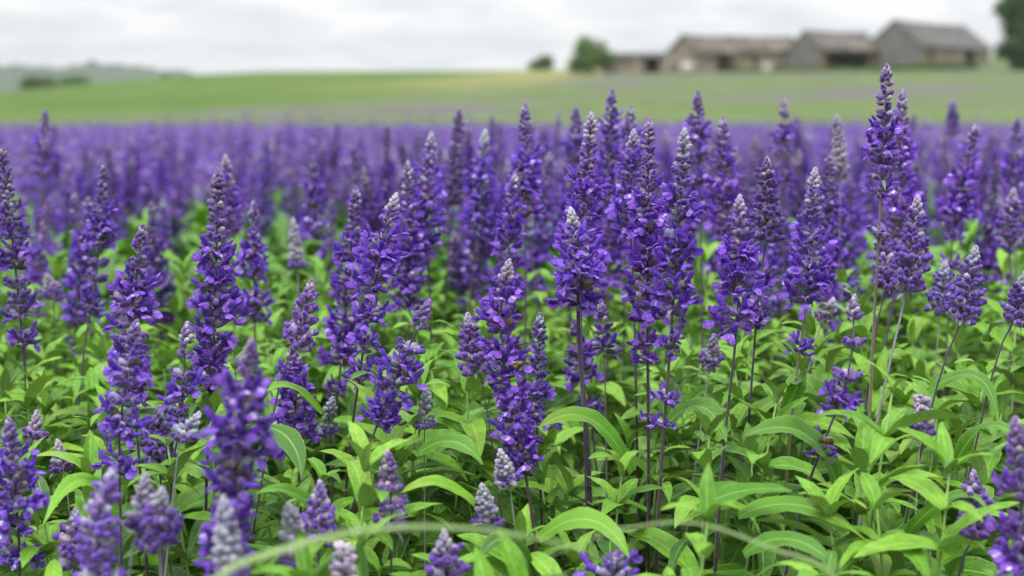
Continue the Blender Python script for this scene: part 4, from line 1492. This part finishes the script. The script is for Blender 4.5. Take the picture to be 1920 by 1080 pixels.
for args in (((1185, 885), (1105, 785), (1008, 803), 24, 1.08), ((1575, 930), (1510, 815), (1392, 818), 32, 1.0), ((1640, 1100), (1648, 1000), (1628, 915), 27, 0.97, True),
             ((1625, 925), (1690, 893), (1772, 897), 19, 1.0, True), ((1300, 960), (1385, 922), (1485, 920), 24, 0.95), ((1385, 968), (1500, 948), (1622, 1012), 22, 0.95),
             ((1255, 790), (1318, 764), (1362, 830), 24, 1.12), ((1740, 735), (1830, 706), (1872, 800), 15, 1.12), ((1010, 1010), (1105, 975), (1180, 1045), 27, 0.93, True),
             ((890, 945), (820, 905), (752, 925), 15, 0.97, True), ((500, 800), (545, 828), (566, 892), 22, 1.0), ((785, 850), (850, 828), (905, 872), 22, 1.03),
             ((605, 775), (545, 724), (498, 738), 11, 1.1, True), ((1395, 1040), (1485, 1012), (1585, 1080), 22, 0.9),
             ((1700, 1000), (1790, 930), (1850, 955), 17, 0.98),
             ((1470, 770), (1500, 690), (1460, 640), 18, 1.15), ((215, 960), (150, 900), (80, 985), 18, 0.97, True),
             ((640, 1010), (560, 930), (480, 925), 18, 0.95), ((1850, 640), (1880, 600), (1930, 612), 18, 1.2),
             ((1790, 870), (1850, 800), (1915, 830), 18, 1.02), ((1000, 1085), (950, 1010), (890, 1060), 20, 0.9)):
    big_leaf(*args)


# foliage between and beyond the massed spikes: one uncountable layer
def foliage(d0, d1, per, nu, nv, name, label, lmul):
    pr = []
    for k in range(8):
        V, F, _ = leaf_data(600 + k, nu, nv)
        pr.append((np.array(V), np.array(F)))
    half = 0.36 * 1.10
    n = int(half * (d1 * d1 - d0 * d0) * per)
    d = np.sqrt(RNG.uniform(d0 * d0, d1 * d1, n)); x = RNG.uniform(-1, 1, n) * half * d
    Vs, Fs, off = [], [], 0
    for i in range(n):
        V, F = pr[i % 8]
        L = RNG.uniform(0.06, 0.115) * lmul
        az, el = RNG.uniform(0, 6.283), RNG.uniform(-.2, .9)
        ca, sa, ce, se = math.cos(az), math.sin(az), math.cos(el), math.sin(el)
        Rm = np.array([[ca, -sa * ce, sa * se], [sa, ca * ce, -ca * se], [0, se, ce]])
        h = 0.86 * canopy(x[i], d[i]) * (1 - 0.55 * RNG.random() ** 1.7) - 0.02
        Vs.append((V * L) @ Rm.T + np.array([x[i], d[i], gz(x[i], d[i]) + h])); Fs.append(F + off); off += len(V)
    o = obj(name, big_mesh(name, np.concatenate(Vs), np.concatenate(Fs), [M_LEAF_FAR], smooth=True))
    tag(o, label, 'leaves', kind='stuff')


foliage(2.12, 6.5, 900, 2, 5, 'foliage', 'green salvia leaves below the massed flower spikes in the middle distance', 1.05)
foliage(6.5, FIELD_END, 150, 2, 3, 'distant_foliage', 'green leaf layer under the far sheet of purple flowers', 1.5)


# ------------------------------------------------------------------ arching grass blades in front
def blade(label, pix, d, width):
    pts = [at(px, py, dd) for (px, py), dd in zip(pix, d)]
    run = pts[-1] - pts[-2]
    p, zg = pts[-1], gz(pts[-1].x, pts[-1].y)
    for k in range(1, 7):                      # the arch goes on, ever steeper, down to the soil
        p = Vector((p.x + run.x * (1 - k / 7) * 0.8, p.y + run.y * 0.4, pts[-1].z + (zg - pts[-1].z) * (k / 6) ** 1.15))
        pts.append(p)
    base = pts[-1]
    pts = [p - base for p in pts[::-1]]
    ax = smooth_axis(pts, 40)
    vs, fs, n = [], [], len(ax)
    for i, p in enumerate(ax):
        tg = (ax[min(i + 1, n - 1)] - ax[max(i - 1, 0)]).normalized()
        sd_ = tg.cross(Vector((0, -1.0, 0.3))).normalized()
        nr = sd_.cross(tg)
        w = width * (1 - (i / (n - 1)) ** 3 * 0.93)
        vs += [p - sd_ * w, p + nr * w * -0.35, p + sd_ * w]
    for i in range(n - 1):
        for k in range(2):
            a = i * 3 + k
            fs.append((a, a + 1, a + 4, a + 3))
    mb = MB(); mb.add(vs, fs)
    o = obj('grass_blade', mb.mesh('grass_blade', [M_GRASSBLADE]))
    sol = o.modifiers.new('thickness', 'SOLIDIFY'); sol.thickness = 0.0003
    o.location = base
    tag(o, label, 'grass blade')


blade('long pale grass blade arching across the bottom from left to centre', [(1190, 1064), (1070, 1024), (930, 997), (800, 988), (680, 996), (540, 1028), (395, 1095)], [0.63, 0.622, 0.614, 0.606, 0.598, 0.59, 0.582], 0.0017)
blade('thin grass blade bowing over the leaves at the bottom right of centre', [(1000, 1055), (1130, 1004), (1240, 981), (1330, 986), (1450, 1030), (1560, 1075)], [0.66, 0.665, 0.67, 0.675, 0.68, 0.685], 0.0009)


# ------------------------------------------------------------------ bees
def bee(label, px, py, d, yaw, pitch=0.15):
    c = at(px, py, d)
    t = thing('honeybee', label, 'bee', c)
    t.rotation_euler = (0, -pitch, yaw)
    def ell(name, off, r, mat, parent=t, seg=10):
        prof = [(-1, 0)] + [(-math.cos(a), math.sin(a)) for a in (0.5, 1.0, 1.57, 2.1, 2.65)] + [(1, 0)]
        vs, fs = lathe([(z * r[0], q * r[1]) for z, q in prof], seg)
        mb = MB(); mb.add(vs, fs, 0, Matrix.Translation(off) @ Matrix.Rotation(PI / 2, 4, 'Y'))
        return obj(name, mb.mesh(name, [mat]), parent)
    ell('thorax', (0, 0, 0), (2.3 * mm, 2.2 * mm), M_BEE_BODY)
    ell('head', (2.9 * mm, 0, -0.4 * mm), (1.3 * mm, 1.6 * mm), M_BEE_DARK)
    ab = ell('abdomen', (-4.4 * mm, 0, -0.5 * mm), (3.5 * mm, 2.3 * mm), M_BEE_BODY)
    for k in range(3):
        z = -3.2 * mm - k * 1.4 * mm
        q = 2.36 * mm * math.sqrt(max(0.1, 1 - ((z + 4.4 * mm) / (3.5 * mm)) ** 2))
        vs, fs = lathe([(-0.35 * mm, q * 0.9), (-0.35 * mm, q * 1.04), (0.35 * mm, q * 1.04), (0.35 * mm, q * 0.9)], 10)
        mb = MB(); mb.add(vs, fs, 0, Matrix.Translation((z, 0, -0.5 * mm)) @ Matrix.Rotation(PI / 2, 4, 'Y'))
        obj('stripe', mb.mesh('stripe', [M_BEE_DARK]), ab)
    for s in (-1, 1):
        mb = MB()
        vs = [(0, 0, 0), (-2 * mm, s * 1.6 * mm, .3 * mm), (-5.5 * mm, s * 2.8 * mm, .5 * mm), (-7.5 * mm, s * 2.0 * mm, .5 * mm), (-6 * mm, s * .6 * mm, .3 * mm)]
        vs += [(a, b, c_ + 0.06 * mm) for a, b, c_ in vs]
        mb.add(vs, [(0, 1, 2, 3, 4), (9, 8, 7, 6, 5)] + [(i, (i + 1) % 5, 5 + (i + 1) % 5, 5 + i) for i in range(5)], 0, Matrix.Translation((0, s * 0.8 * mm, 2.0 * mm)))
        obj('wing', mb.mesh('wing', [M_WING], False), t)
        for x0 in (1.2, 0, -1.2):
            mb = MB()
            tube(mb, [Vector((x0, s * 1.2, -1.2)) * mm, Vector((x0 * 1.8, s * 3.2, -1.6)) * mm, Vector((x0 * 2.4, s * 3.6, -4.0)) * mm], [.28 * mm, .25 * mm, .15 * mm], 5)
            obj('leg', mb.mesh('leg', [M_BEE_DARK]), t)


bee('honeybee on the flowers of the big full spike', 1062, 531, 1.10, PI * 0.95)
bee('honeybee on the long white tipped spike', 976, 682, 1.035, PI * 0.3)
bee('honeybee on the lowest ring of the leaning right spike', 1546, 826, 1.00, PI * 1.1)


# ------------------------------------------------------------------ the damp air over the land
def haze():
    mb = MB()
    quad_box(mb, -2700, 2700, -80, 5100, -20, 95)
    m = bpy.data.materials.new('damp_air'); m.use_nodes = True
    t = m.node_tree; t.nodes.clear()
    out = N(t, 'ShaderNodeOutputMaterial')
    v = N(t, 'ShaderNodeVolumePrincipled')
    v.inputs['Color'].default_value = (0.90, 0.94, 0.98, 1)
    v.inputs['Density'].default_value = 0.00018
    t.links.new(v.outputs[0], out.inputs['Volume'])
    o = obj('haze', mb.mesh('haze', [m], False))
    tag(o, 'thin pale haze over the distant hills', 'haze', kind='stuff')


haze()
